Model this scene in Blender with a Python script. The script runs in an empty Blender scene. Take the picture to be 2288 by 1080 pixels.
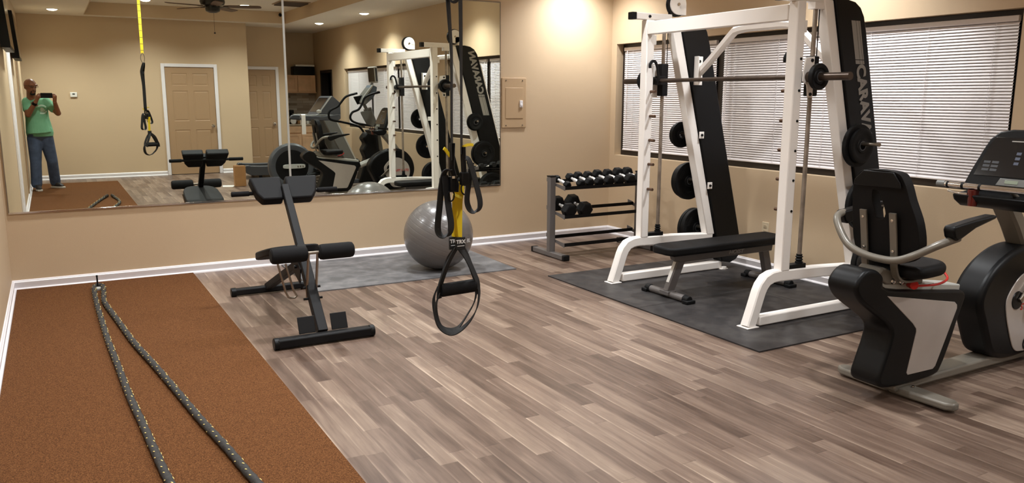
import bpy, bmesh, math, random
from mathutils import Vector, Matrix, Euler
random.seed(7)
S = bpy.context.scene
COL = S.collection
PI = math.pi
rad = math.radians

# ------------------------------------------------------------------ materials
def srgb(r, g, b):
    f = lambda c: (c/255/12.92) if c/255 <= .04045 else ((c/255+.055)/1.055)**2.4
    return (f(r), f(g), f(b), 1)

def new_mat(name):
    m = bpy.data.materials.new(name); m.use_nodes = True
    nt = m.node_tree; b = nt.nodes['Principled BSDF']
    return m, nt, b

def mat(name, col, rough=.5, metal=0, bump=0, bscale=200, var=0, vscale=6, coat=0, spec=.5, emit=None, estr=0):
    m, nt, b = new_mat(name)
    c = srgb(*col); b.inputs['Base Color'].default_value = c
    b.inputs['Roughness'].default_value = rough; b.inputs['Metallic'].default_value = metal
    b.inputs['Specular IOR Level'].default_value = spec
    if coat: b.inputs['Coat Weight'].default_value = coat; b.inputs['Coat Roughness'].default_value = .15
    tc = nt.nodes.new('ShaderNodeTexCoord')
    if var:
        n = nt.nodes.new('ShaderNodeTexNoise'); n.inputs['Scale'].default_value = vscale; n.inputs['Detail'].default_value = 5
        nt.links.new(tc.outputs['Object'], n.inputs['Vector'])
        r = nt.nodes.new('ShaderNodeValToRGB')
        r.color_ramp.elements[0].position = .3; r.color_ramp.elements[1].position = .7
        r.color_ramp.elements[0].color = tuple(x*(1-var) for x in c[:3])+(1,)
        r.color_ramp.elements[1].color = tuple(min(1, x*(1+var)) for x in c[:3])+(1,)
        nt.links.new(n.outputs['Fac'], r.inputs['Fac']); nt.links.new(r.outputs['Color'], b.inputs['Base Color'])
    if bump:
        n = nt.nodes.new('ShaderNodeTexNoise'); n.inputs['Scale'].default_value = bscale; n.inputs['Detail'].default_value = 3
        nt.links.new(tc.outputs['Object'], n.inputs['Vector'])
        bp = nt.nodes.new('ShaderNodeBump'); bp.inputs['Strength'].default_value = bump; bp.inputs['Distance'].default_value = .002
        nt.links.new(n.outputs['Fac'], bp.inputs['Height']); nt.links.new(bp.outputs['Normal'], b.inputs['Normal'])
    if emit:
        b.inputs['Emission Color'].default_value = srgb(*emit); b.inputs['Emission Strength'].default_value = estr
    return m

WALL = mat('wall_paint', (200, 176, 145), .55, bump=.25, bscale=160, var=.02, vscale=1.2)
CEIL = mat('ceiling_paint', (236, 228, 214), .8, bump=.3, bscale=120)
TRIM = mat('white_trim', (230, 226, 228), .35)
DOORP = mat('door_paint', (166, 136, 104), .45)
BLACKP = mat('black_powder_coat', (12, 11, 12), .55, bump=.08, bscale=400, spec=.22)
BLKPLASTIC = mat('black_plastic', (11, 11, 12), .42, spec=.22)
RUBBER = mat('black_rubber', (12, 12, 13), .6, spec=.22, bump=.3, bscale=300)
FOAM = mat('black_foam', (16, 15, 16), .8, spec=.2, bump=.4, bscale=500)
VINYL = mat('black_vinyl', (13, 12, 13), .6, bump=.12, bscale=350, spec=.2)
WHITEP = mat('white_powder_coat', (240, 234, 228), .32, bump=.06, bscale=200)
GREYP = mat('grey_powder_coat', (104, 99, 97), .42, metal=.2)
BIKEGREY = mat('bike_grey_paint', (118, 112, 102), .36, metal=.15)
SILVERPL = mat('silver_plastic', (178, 168, 160), .3, metal=.15, var=.06, vscale=5, coat=.3)
STEEL = mat('dull_steel', (150, 140, 128), .28, metal=.9, bump=.1, bscale=90)
CHROME = mat('chrome', (215, 212, 208), .12, metal=1)
RUSTROD = mat('worn_steel_rod', (150, 138, 126), .38, metal=.6, var=.25, vscale=14)
BARM = mat('dark_worn_bar', (84, 72, 64), .36, metal=.7, var=.2, vscale=14)
BRIGHT = mat('bright_handle', (236, 234, 232), .3, metal=.45)
PINMAT = mat('brown_steel_pin', (96, 72, 56), .4, metal=.6)
BLIND = mat('blind_vinyl', (232, 226, 226), .35)
FRAMEBR = mat('dark_bronze_frame', (36, 28, 24), .42)
PANELG = mat('panel_beige_metal', (186, 158, 124), .42)
WEB = mat('black_webbing', (16, 16, 17), .75, bump=.5, bscale=900)
YELW = mat('yellow_webbing', (216, 186, 16), .65, bump=.4, bscale=900)
WHITEINK = mat('white_print', (225, 225, 225), .5)
GREYINK = mat('grey_print', (150, 146, 140), .5)
REDP = mat('red_cord_plastic', (190, 36, 26), .4)
OAK = mat('oak_cabinet', (226, 184, 144), .45, var=.12, vscale=7)
SKIN = mat('brown_skin', (140, 90, 64), .45, var=.08, vscale=20)
SHIRT = mat('green_cotton', (122, 184, 146), .85, bump=.3, bscale=60, var=.08, vscale=9)
DENIM = mat('blue_denim', (72, 86, 112), .85, bump=.4, bscale=50, var=.25, vscale=12)
SHOE = mat('dark_sneaker', (40, 34, 32), .6)
SOLE = mat('pale_sole', (190, 182, 170), .6)
GREYPL = mat('dark_grey_plastic', (66, 68, 72), .38)
MIDGREY = mat('mid_grey_plastic', (104, 104, 100), .4)
LIGHTGREY = mat('light_grey_plastic', (182, 182, 176), .35, metal=.2)
SCREEN = mat('console_face', (14, 16, 20), .12, coat=.5)
GLASSDK = mat('tv_glass', (8, 8, 9), .08)
PAPER = mat('white_paper', (235, 232, 226), .7)
CARD = mat('kraft_cardboard', (156, 112, 66), .75, var=.1, vscale=8)
BALLM = mat('grey_ball_vinyl', (100, 96, 94), .27, var=.04, vscale=3, coat=.2)
NIGHT = mat('night_glass', (6, 7, 9), .05)
DARKROOM = mat('dark_room_shade', (60, 54, 46), .8)  # darkness of the unlit room put into its wall colour
FANM = mat('dark_fan_metal', (22, 19, 18), .35)
WOODBL = mat('brown_fan_blade', (88, 60, 40), .45, var=.15, vscale=8)

def glow_mat():
    m, nt, b = new_mat('lamp_lens')
    b.inputs['Base Color'].default_value = (1, 1, 1, 1)
    b.inputs['Emission Color'].default_value = (1, .9, .72, 1); b.inputs['Emission Strength'].default_value = 22
    return m
GLOW = glow_mat()

def mirror_mat():
    m, nt, b = new_mat('mirror_silvering')
    b.inputs['Base Color'].default_value = (.84, .88, .79, 1); b.inputs['Metallic'].default_value = 1
    b.inputs['Roughness'].default_value = .0
    return m
MIRROR = mirror_mat()

def math_node(nt, op, a=None, b=None, va=0, vb=0):
    n = nt.nodes.new('ShaderNodeMath'); n.operation = op
    if a is not None: nt.links.new(a, n.inputs[0])
    else: n.inputs[0].default_value = va
    if b is not None: nt.links.new(b, n.inputs[1])
    else: n.inputs[1].default_value = vb
    return n.outputs[0]

def floor_mat():
    m, nt, b = new_mat('wood_plank_floor')
    L = nt.links
    tc = nt.nodes.new('ShaderNodeTexCoord'); sp = nt.nodes.new('ShaderNodeSeparateXYZ'); L.new(tc.outputs['Object'], sp.inputs[0])
    W, LEN = .080, .74
    fx = math_node(nt, 'DIVIDE', sp.outputs['X'], None, vb=W)
    row = math_node(nt, 'FLOOR', fx)
    wn = nt.nodes.new('ShaderNodeTexWhiteNoise'); wn.noise_dimensions = '1D'; L.new(row, wn.inputs['W'])
    off = math_node(nt, 'MULTIPLY', wn.outputs['Value'], None, vb=7.3)
    row3 = math_node(nt, 'FLOOR', math_node(nt, 'DIVIDE', row, None, vb=2))
    fy = math_node(nt, 'ADD', math_node(nt, 'DIVIDE', sp.outputs['Y'], None, vb=LEN), off)
    seg = math_node(nt, 'FLOOR', fy)
    cmb = nt.nodes.new('ShaderNodeCombineXYZ'); L.new(row, cmb.inputs[0]); L.new(seg, cmb.inputs[1])
    wn2 = nt.nodes.new('ShaderNodeTexWhiteNoise'); wn2.noise_dimensions = '2D'; L.new(cmb.outputs[0], wn2.inputs['Vector'])
    # streaks: noise stretched along the plank, shifted per plank
    vm = nt.nodes.new('ShaderNodeCombineXYZ')
    L.new(math_node(nt, 'MULTIPLY', sp.outputs['X'], None, vb=34), vm.inputs[0])
    L.new(math_node(nt, 'MULTIPLY', sp.outputs['Y'], None, vb=2.2), vm.inputs[1])
    L.new(math_node(nt, 'MULTIPLY', wn2.outputs['Value'], None, vb=40), vm.inputs[2])
    ns = nt.nodes.new('ShaderNodeTexNoise'); ns.inputs['Scale'].default_value = 1; ns.inputs['Detail'].default_value = 6; ns.inputs['Roughness'].default_value = .62
    ns.inputs['Distortion'].default_value = .6
    L.new(vm.outputs[0], ns.inputs['Vector'])
    vm2 = nt.nodes.new('ShaderNodeCombineXYZ')
    L.new(math_node(nt, 'MULTIPLY', sp.outputs['X'], None, vb=9), vm2.inputs[0])
    L.new(math_node(nt, 'MULTIPLY', sp.outputs['Y'], None, vb=2.6), vm2.inputs[1])
    L.new(math_node(nt, 'MULTIPLY', wn2.outputs['Value'], None, vb=90), vm2.inputs[2])
    n2 = nt.nodes.new('ShaderNodeTexNoise'); n2.inputs['Scale'].default_value = 1; n2.inputs['Detail'].default_value = 2
    L.new(vm2.outputs[0], n2.inputs['Vector'])
    a = math_node(nt, 'MULTIPLY', wn2.outputs['Value'], None, vb=.32)
    s = math_node(nt, 'MULTIPLY', ns.outputs['Fac'], None, vb=.62)
    t = math_node(nt, 'ADD', a, s)
    t = math_node(nt, 'ADD', t, math_node(nt, 'MULTIPLY', n2.outputs['Fac'], None, vb=.34))
    t = math_node(nt, 'SUBTRACT', t, None, vb=.15)
    # pale line along one edge of each board
    ed = math_node(nt, 'SUBTRACT', None, math_node(nt, 'MULTIPLY', math_node(nt, 'FRACT', fx), None, vb=7), va=1)
    ed = math_node(nt, 'MAXIMUM', ed, None, vb=0)
    t = math_node(nt, 'ADD', t, math_node(nt, 'MULTIPLY', math_node(nt, 'MULTIPLY', ed, n2.outputs['Fac']), None, vb=.42))
    cr = nt.nodes.new('ShaderNodeValToRGB'); e = cr.color_ramp.elements
    e[0].position = .16; e[0].color = srgb(60, 44, 35); e[1].position = .9; e[1].color = srgb(174, 154, 136)
    for p_, c_ in ((.34, (86, 68, 57)), (.5, (106, 87, 75)), (.68, (129, 110, 95))):
        x = e.new(p_); x.color = srgb(*c_)
    L.new(t, cr.inputs['Fac'])
    # thin dark joints
    frx = math_node(nt, 'FRACT', fx); fry = math_node(nt, 'FRACT', fy)
    jx = math_node(nt, 'LESS_THAN', frx, None, vb=.025); jy = math_node(nt, 'LESS_THAN', fry, None, vb=.004)
    j = math_node(nt, 'MAXIMUM', jx, jy)
    mx = nt.nodes.new('ShaderNodeMix'); mx.data_type = 'RGBA'; mx.blend_type = 'MULTIPLY'
    L.new(math_node(nt, 'MULTIPLY', j, None, vb=.45), mx.inputs[0]); L.new(cr.outputs['Color'], mx.inputs[6]); mx.inputs[7].default_value = srgb(120, 100, 88)
    L.new(mx.outputs[2], b.inputs['Base Color'])
    b.inputs['Roughness'].default_value = .38
    bp = nt.nodes.new('ShaderNodeBump'); bp.inputs['Strength'].default_value = .12; bp.inputs['Distance'].default_value = .001
    L.new(ns.outputs['Fac'], bp.inputs['Height']); L.new(bp.outputs['Normal'], b.inputs['Normal'])
    return m
FLOORM = floor_mat()

def speckle_mat(name, c0, c1, c2, s1, s2, rough, bump):
    m, nt, b = new_mat(name); L = nt.links
    tc = nt.nodes.new('ShaderNodeTexCoord')
    n1 = nt.nodes.new('ShaderNodeTexNoise'); n1.inputs['Scale'].default_value = s1; n1.inputs['Detail'].default_value = 3
    n2 = nt.nodes.new('ShaderNodeTexNoise'); n2.inputs['Scale'].default_value = s2; n2.inputs['Detail'].default_value = 5; n2.inputs['Distortion'].default_value = .8
    for n in (n1, n2): L.new(tc.outputs['Object'], n.inputs['Vector'])
    t = math_node(nt, 'ADD', math_node(nt, 'MULTIPLY', n1.outputs['Fac'], None, vb=.5), math_node(nt, 'MULTIPLY', n2.outputs['Fac'], None, vb=.5))
    cr = nt.nodes.new('ShaderNodeValToRGB'); e = cr.color_ramp.elements
    e[0].position = .38; e[0].color = srgb(*c0); e[1].position = .66; e[1].color = srgb(*c2)
    x = e.new(.5); x.color = srgb(*c1)
    L.new(t, cr.inputs['Fac']); L.new(cr.outputs['Color'], b.inputs['Base Color'])
    b.inputs['Roughness'].default_value = rough; b.inputs['Specular IOR Level'].default_value = .12 if rough > .9 else .25
    bp = nt.nodes.new('ShaderNodeBump'); bp.inputs['Strength'].default_value = bump; bp.inputs['Distance'].default_value = .004
    L.new(n1.outputs['Fac'], bp.inputs['Height']); L.new(bp.outputs['Normal'], b.inputs['Normal'])
    return m
CARPET = speckle_mat('brown_turf', (54, 31, 14), (92, 57, 30), (132, 90, 54), 190, 700, .95, .9)
MATG = speckle_mat('grey_rubber_mat', (80, 79, 80), (97, 96, 97), (120, 118, 118), 9, 3, .55, .2)
MATD = speckle_mat('dark_rubber_mat', (38, 36, 36), (48, 45, 45), (64, 61, 59), 10, 3, .5, .25)

def backsplash_mat():
    m, nt, b = new_mat('stone_strip_tile'); L = nt.links
    tc = nt.nodes.new('ShaderNodeTexCoord'); mp = nt.nodes.new('ShaderNodeMapping'); L.new(tc.outputs['Object'], mp.inputs[0])
    mp.inputs['Rotation'].default_value = (rad(90), 0, 0)
    br = nt.nodes.new('ShaderNodeTexBrick'); br.inputs['Scale'].default_value = 3.2; br.inputs['Brick Width'].default_value = .9; br.inputs['Row Height'].default_value = .18
    br.inputs['Color1'].default_value = srgb(196, 186, 172); br.inputs['Color2'].default_value = srgb(136, 118, 100); br.inputs['Mortar'].default_value = srgb(150, 136, 122)
    br.inputs['Mortar Size'].default_value = .01
    L.new(mp.outputs[0], br.inputs['Vector']); L.new(br.outputs['Color'], b.inputs['Base Color']); b.inputs['Roughness'].default_value = .5
    return m
SPLASH = backsplash_mat()

# ------------------------------------------------------------------ mesh helpers
def nb(): return bmesh.new()

def xf(verts, M):
    for v in verts: v.co = M @ v.co

def box(B, x0, x1, y0, y1, z0, z1, M=None):
    r = bmesh.ops.create_cube(B, size=1)['verts']
    for v in r:
        v.co = Vector(((x0+x1)/2+v.co.x*(x1-x0), (y0+y1)/2+v.co.y*(y1-y0), (z0+z1)/2+v.co.z*(z1-z0)))
        if M: v.co = M @ v.co
    return r

def cone(B, p0, p1, r0, r1=None, seg=20, caps=True):
    p0, p1 = Vector(p0), Vector(p1); r1 = r0 if r1 is None else r1
    d = p1-p0; L = d.length
    q = d.to_track_quat('Z', 'Y').to_matrix().to_4x4()
    vs = bmesh.ops.create_cone(B, cap_ends=caps, segments=seg, radius1=r0, radius2=r1, depth=L)['verts']
    xf(vs, Matrix.Translation((p0+p1)/2) @ q)
    return vs

def ball(B, c, r, sc=(1, 1, 1), u=20, v=12, rot=None):
    vs = bmesh.ops.create_uvsphere(B, u_segments=u, v_segments=v, radius=r)['verts']
    M = Matrix.Translation(c) @ (rot.to_4x4() if rot else Matrix.Identity(4)) @ Matrix.Diagonal((*sc, 1))
    xf(vs, M); return vs

def capsule(B, p0, p1, r0, r1, seg=16):
    cone(B, p0, p1, r0, r1, seg); ball(B, p0, r0, u=seg, v=10); ball(B, p1, r1, u=seg, v=10)

def prism(B, pts, axis, a, b):
    """pts: outline in the two other axes (x,z for axis y; x,y for z; y,z for x); extruded from a to b"""
    def P(p, t):
        if axis == 1: return (p[0], t, p[1])
        if axis == 2: return (p[0], p[1], t)
        return (t, p[0], p[1])
    n = len(pts)
    v0 = [B.verts.new(P(p, a)) for p in pts]; v1 = [B.verts.new(P(p, b)) for p in pts]
    B.faces.new(v0); B.faces.new(list(reversed(v1)))
    for i in range(n): B.faces.new((v0[i], v1[i], v1[(i+1) % n], v0[(i+1) % n]))
    return v0+v1

def smooth_path(pts, n=6, closed=False):
    pts = [Vector(p) for p in pts]; out = []; N = len(pts)
    rng = range(N if closed else N-1)
    for i in rng:
        if closed: p0, p1, p2, p3 = pts[i-1], pts[i], pts[(i+1) % N], pts[(i+2) % N]
        else: p0, p1, p2, p3 = pts[max(i-1, 0)], pts[i], pts[i+1], pts[min(i+2, N-1)]
        for k in range(n):
            t = k/n
            out.append(.5*((2*p1)+(-p0+p2)*t+(2*p0-5*p1+4*p2-p3)*t*t+(-p0+3*p1-3*p2+p3)*t**3))
    if not closed: out.append(pts[-1])
    return out

def sweep(B, path, prof, up=(0, 1, 0), closed=False, scale=None):
    """prof: list of (a,b): a along up-ish normal, b along the side"""
    path = [Vector(p) for p in path]; N = len(path); ups = up if callable(up) else None; up = Vector(up(0) if ups else up).normalized(); rings = []
    for i, p in enumerate(path):
        if ups: up = Vector(ups(i/(N-1))).normalized()
        if closed: t0 = (path[i]-path[i-1]); t1 = (path[(i+1) % N]-path[i])
        else:
            t0 = path[i]-path[i-1] if i > 0 else path[1]-path[0]
            t1 = path[i+1]-path[i] if i < N-1 else path[-1]-path[-2]
        t0 = t0.normalized(); t1 = t1.normalized(); t = (t0+t1)
        t = t.normalized() if t.length > 1e-6 else t1
        u = up-up.dot(t)*t
        if u.length < 1e-3: u = Vector((1, 0, 0))-Vector((1, 0, 0)).dot(t)*t
        u.normalize(); s = t.cross(u).normalized()
        k = 1/max(.35, t.dot(t1)) 
        sc = scale(i/(N-1)) if scale else 1
        rings.append([B.verts.new(p+u*a*sc+s*b*k*sc) for a, b in prof])
    M = len(prof)
    for i in range(N if closed else N-1):
        r0, r1 = rings[i], rings[(i+1) % N]
        for j in range(M): B.faces.new((r0[j], r0[(j+1) % M], r1[(j+1) % M], r1[j]))
    if not closed:
        B.faces.new(list(reversed(rings[0]))); B.faces.new(rings[-1])

def rect(a, b, ch=.0):
    a, b = a/2, b/2
    if ch: return [(a-ch, b), (-a+ch, b), (-a, b-ch), (-a, -b+ch), (-a+ch, -b), (a-ch, -b), (a, -b+ch), (a, b-ch)]
    return [(a, b), (-a, b), (-a, -b), (a, -b)]
def circ(r, n=12): return [(r*math.cos(2*PI*i/n), r*math.sin(2*PI*i/n)) for i in range(n)]

def lathe(B, prof, c, axis, seg=32):
    """prof: (radius, height along axis)"""
    c = Vector(c); axis = Vector(axis).normalized(); q = axis.to_track_quat('Z', 'Y').to_matrix(); rings = []
    for r, hgt in prof:
        if r < 1e-5: rings.append([B.verts.new(c+q@Vector((0, 0, hgt)))])
        else: rings.append([B.verts.new(c+q@Vector((r*math.cos(2*PI*i/seg), r*math.sin(2*PI*i/seg), hgt))) for i in range(seg)])
    for a, b in zip(rings, rings[1:]):
        for i in range(seg):
            j = (i+1) % seg
            if len(a) == 1 and len(b) == 1: continue
            if len(a) == 1: B.faces.new((a[0], b[i], b[j]))
            elif len(b) == 1: B.faces.new((a[i], b[0], a[j]))
            else: B.faces.new((a[i], b[i], b[j], a[j]))

def obj(name, B, m, parent=None, bevel=0, seg=2, smooth=True, sub=0, auto=35):
    bmesh.ops.recalc_face_normals(B, faces=B.faces)
    me = bpy.data.meshes.new(name)
    if parent is not None:
        off = world_loc(parent)
        for v in B.verts: v.co -= off
    B.to_mesh(me); B.free()
    me.materials.append(m)
    o = bpy.data.objects.new(name, me); COL.objects.link(o)
    if parent is not None: o.parent = parent
    if bevel:
        md = o.modifiers.new('b', 'BEVEL'); md.width = bevel; md.segments = seg; md.limit_method = 'ANGLE'; md.angle_limit = rad(35)
    if sub:
        md = o.modifiers.new('s', 'SUBSURF'); md.levels = sub; md.render_levels = sub
    if smooth:
        me.polygons.foreach_set('use_smooth', [True]*len(me.polygons))
        try: me.set_sharp_from_angle(angle=rad(auto))
        except Exception: pass
    return o

def world_loc(o):
    v = Vector((0, 0, 0))
    while o is not None: v += o.location; o = o.parent
    return v

def thing(name, label, cat, loc=(0, 0, 0), group=None):
    o = bpy.data.objects.new(name, None); COL.objects.link(o); o.location = loc; o.empty_display_size = .1
    o['label'] = label; o['category'] = cat
    if group: o['group'] = group
    return o
def tag(o, label, cat, group=None, kind=None):
    o['label'] = label; o['category'] = cat
    if group: o['group'] = group
    if kind: o['kind'] = kind
    return o
def struct(name, B, m, label=None, cat=None, **k):
    o = obj(name, B, m, **k); o['kind'] = 'structure'
    o['label'] = label; o['category'] = cat
    return o
def dup(root, loc, rotz=None, label=None, group=None):
    def cp(o, par):
        c = o.copy(); COL.objects.link(c); c.parent = par
        for ch in list(o.children): cp(ch, c)
        return c
    r = cp(root, None); r.location = loc
    if rotz is not None: r.rotation_euler = (0, 0, rotz)
    if label: r['label'] = label
    if group: r['group'] = group
    return r

def text_mesh(name, body, size, m, parent, M, ext=.0006, shear=0, bold=0, sx=1, label=None):
    cu = bpy.data.curves.new('t', 'FONT'); cu.body = body; cu.size = size; cu.extrude = ext; cu.offset = bold; cu.shear = shear
    cu.align_x = 'CENTER'; cu.align_y = 'CENTER'
    t = bpy.data.objects.new('t', cu); COL.objects.link(t)
    bpy.context.view_layer.update()
    dg = bpy.context.evaluated_depsgraph_get(); me = bpy.data.meshes.new_from_object(t.evaluated_get(dg))
    bpy.data.objects.remove(t)
    me.transform(M @ Matrix.Diagonal((sx, 1, 1, 1)))
    if parent is not None: me.transform(Matrix.Translation(-world_loc(parent)))
    me.materials.clear(); me.materials.append(m)
    o = bpy.data.objects.new(name, me); COL.objects.link(o)
    if parent is not None: o.parent = parent
    return o
def frame_mat(o, xa, ya):
    xa, ya = Vector(xa).normalized(), Vector(ya).normalized(); za = xa.cross(ya)
    M = Matrix((xa, ya, za)).transposed().to_4x4(); M.translation = Vector(o); return M

# ------------------------------------------------------------------ the room
H, D = 1.503, 7.244            # eye height, distance to mirror wall
XL, XR, YB = -.366, 5.354, -2.277
ZC, ZT = 2.91, 3.13
B = nb(); box(B, XL-.1, XR+1.9, -4.4, D+.1, -.06, 0)
struct('floor', B, FLOORM, 'grey-brown wood-look plank floor running towards the mirror wall', 'floor', smooth=False)
B = nb(); box(B, XL-.12, XR+.15, D, D+.12, 0, 3.3)
struct('wall_mirror_side', B, WALL, 'tan painted wall carrying the big mirror', 'wall', smooth=False)
B = nb(); box(B, XL-.12, XL, YB-.1, D, 0, 3.3)
struct('wall_left', B, WALL, 'tan painted wall along the brown turf strip', 'wall', smooth=False)
B = nb(); box(B, XL-.12, 3.49, YB-.10, YB, 0, 3.3)
struct('wall_back', B, WALL, 'tan painted wall behind the camera with thermostat and door', 'wall', smooth=False)
B = nb(); box(B, 3.39, 3.49, -3.0, YB-.10, 0, 3.3); box(B, 3.39, 4.43, -3.1, -2.95, 0, 3.3); box(B, 4.33, 4.43, -4.15, -3.1, 0, 3.3)
struct('wall_alcove', B, WALL, 'tan wall of the alcove around the second door', 'wall', smooth=False)
B = nb(); box(B, 4.33, XR+.15, -4.27, -4.15, 0, 3.3)
struct('wall_kitchenette', B, WALL, 'tan wall behind the kitchenette cabinets', 'wall', smooth=False)
# right wall with two long window openings and a doorway
WZ0, WZ1 = .878, 2.06
OPEN = [(-3.66, -2.80, 0, 2.07), (-1.98, 2.27, WZ0, WZ1), (2.95, 7.155, WZ0, WZ1)]
B = nb(); y = -4.27
for a, b_, z0, z1 in OPEN:
    box(B, XR, XR+.15, y, a, 0, 3.3)
    if z0 > 0: box(B, XR, XR+.15, a, b_, 0, z0)
    box(B, XR, XR+.15, a, b_, z1, 3.3); y = b_
box(B, XR, XR+.15, y, D, 0, 3.3)
struct('wall_right', B, WALL, 'tan painted wall with the blind-covered windows', 'wall', smooth=False)
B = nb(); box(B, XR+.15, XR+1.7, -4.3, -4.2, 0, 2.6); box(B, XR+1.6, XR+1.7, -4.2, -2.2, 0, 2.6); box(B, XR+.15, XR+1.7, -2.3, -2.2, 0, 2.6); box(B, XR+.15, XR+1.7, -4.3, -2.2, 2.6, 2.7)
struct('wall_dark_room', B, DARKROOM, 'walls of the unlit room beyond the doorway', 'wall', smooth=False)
B = nb()
for a, b_ in ((-3.66, -3.60), (-2.86, -2.80)): box(B, XR-.012, XR+.16, a, b_, 0, 2.07)
box(B, XR-.012, XR+.16, -3.6, -2.86, 2.01, 2.07)
struct('trim_1', B, FRAMEBR, 'dark brown frame of the open doorway near the kitchenette', 'door frame', bevel=.004)
# ceiling: lower border and raised tray
TX0, TX1, TY0, TY1 = .663, 4.208, -1.945, 5.9
B = nb()
box(B, XL-.1, TX0, -4.3, D+.1, ZC, ZC+.1); box(B, TX1, XR+.15, -4.3, D+.1, ZC, ZC+.1)
box(B, TX0, TX1, -4.3, TY0, ZC, ZC+.1); box(B, TX0, TX1, TY1, D+.1, ZC, ZC+.1)
box(B, TX0-.05, TX1+.05, TY0-.05, TY1+.05, ZT, ZT+.1)
box(B, TX0-.05, TX0, TY0-.05, TY1+.05, ZC+.1, ZT); box(B, TX1, TX1+.05, TY0-.05, TY1+.05, ZC+.1, ZT); box(B, TX0, TX1, TY0-.05, TY0, ZC+.1, ZT); box(B, TX0, TX1, TY1, TY1+.05, ZC+.1, ZT)
struct('ceiling', B, CEIL, 'off-white ceiling with a raised tray in the middle', 'ceiling', smooth=False)
B = nb()
box(B, TX0, TX0+.012, TY0, TY1, ZC-.002, ZT); box(B, TX1-.012, TX1, TY0, TY1, ZC-.002, ZT)
box(B, TX0+.012, TX1-.012, TY0, TY0+.012, ZC-.002, ZT); box(B, TX0+.012, TX1-.012, TY1-.012, TY1, ZC-.002, ZT)
struct('trim_2', B, WALL, 'tan painted sides of the raised ceiling tray', 'ceiling edge', smooth=False)

# baseboards: cap lip, board face leaned under to shade it darker, quarter round shoe
def baseboard(name, p0, p1, inward, label):
    p0, p1, n = Vector((*p0, 0)), Vector((*p1, 0)), Vector((*inward, 0))
    prof = [(0, 0), (.026, 0), (.026, .008), (.022, .016), (.015, .020), (.0105, .0205), (.0165, .062), (.0165, .066), (.010, .072), (.010, .075), (.006, .0805), (0, .082)]
    B = nb(); rings = []
    for p in (p0, p1): rings.append([B.verts.new(p+n*a+Vector((0, 0, z))) for a, z in prof])
    for j in range(len(prof)):
        k = (j+1) % len(prof); B.faces.new((rings[0][j], rings[0][k], rings[1][k], rings[1][j]))
    B.faces.new(rings[0]); B.faces.new(list(reversed(rings[1])))
    struct(name, B, TRIM, label, 'baseboard')
baseboard('baseboard_mirror_side', (XL, D), (XR, D), (0, -1), 'white baseboard under the mirror')
baseboard('baseboard_left', (XL, YB), (XL, D), (1, 0), 'white baseboard beside the brown turf')
baseboard('baseboard_right', (XR, -2.80), (XR, D), (-1, 0), 'white baseboard under the windows')
baseboard('baseboard_back', (XL, YB), (1.885, YB), (0, 1), 'white baseboard between corner and first door')
baseboard('baseboard_back_2', (2.905, YB), (3.49, YB), (0, 1), 'short white baseboard between first door and wall end')

# doors
def six_panel(name, cname, x0, x1, y, label, clabel, left_casing=True):
    z0, z1 = .012, 2.04
    xs = [x0]; w = x1-x0; st = .11; mid = .10; pw = (w-2*st-mid)/2
    xs += [x0+st, x0+st+pw, x0+st+pw+mid, x1-st, x1]
    zs = [z0, .24, .86, 1.03, 1.60, 1.70, 1.93, z1]
    B = nb(); g = [[B.verts.new((x, y, z)) for x in xs] for z in zs]; panels = []
    for i in range(len(zs)-1):
        for j in range(len(xs)-1):
            f = B.faces.new((g[i][j], g[i][j+1], g[i+1][j+1], g[i+1][j]))
            if i in (1, 3, 5) and j in (1, 3): panels.append(f)
    ext = bmesh.ops.extrude_face_region(B, geom=list(B.faces))
    back = [v for v in ext['geom'] if isinstance(v, bmesh.types.BMVert)]
    for v in back: v.co.y -= .035
    panels = [f for f in B.faces if abs(f.calc_center_median().y-y) < 1e-4 and any(abs(f.calc_center_median().x-(xs[j]+xs[j+1])/2) < 1e-3 for j in (1, 3)) and any(abs(f.calc_center_median().z-(zs[i]+zs[i+1])/2) < 1e-3 for i in (1, 3, 5))]
    bmesh.ops.recalc_face_normals(B, faces=B.faces)
    for f in panels:
        for th, dp in ((.010, -.005), (.010, 0), (.030, .004)):
            r = bmesh.ops.inset_individual(B, faces=[f], thickness=th, depth=dp)
    t = bpy.data.objects.new(name, None); COL.objects.link(t); t.location = ((x0+x1)/2, y, 0)
    t['kind'] = 'structure'; t['label'] = label; t['category'] = 'door'
    obj('door_slab', B, DOORP, t, smooth=False)
    B = nb(); kx = x1-.065
    lathe(B, [(0, .0), (.032, .0), (.032, .006), (.014, .012), (.012, .03), (.022, .036), (.03, .05), (.028, .062), (.015, .07), (0, .071)], (kx, y, .93), (0, 1, 0), 24)
    obj('door_knob', B, CHROME, t)
    B = nb(); box(B, x0, x1, y-.03, y+.006, 0, .012); obj('threshold', B, FRAMEBR, t)
    B = nb(); c = .062
    def cas(a, b_, z0_, z1_): box(B, a, b_, y-.004, y+.018, z0_, z1_)
    cas(x1+.006, x1+.006+c, 0, z1+.006+c)
    if left_casing: cas(x0-.006-c, x0-.006, 0, z1+.006+c)
    cas(x0-.006 if left_casing else x0, x1+.006, z1+.006, z1+.006+c)
    struct(cname, B, TRIM, clabel, 'door casing', bevel=.005)
six_panel('door_1', 'trim_3', 1.957, 2.832, YB+.012, 'tan six-panel door with silver knob beside the thermostat wall', 'white casing around the six-panel door beside the thermostat')
six_panel('door_2', 'trim_4', 3.50, 4.176, -2.94, 'narrower tan six-panel door set back in the alcove', 'white casing around the alcove door', left_casing=False)
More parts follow.
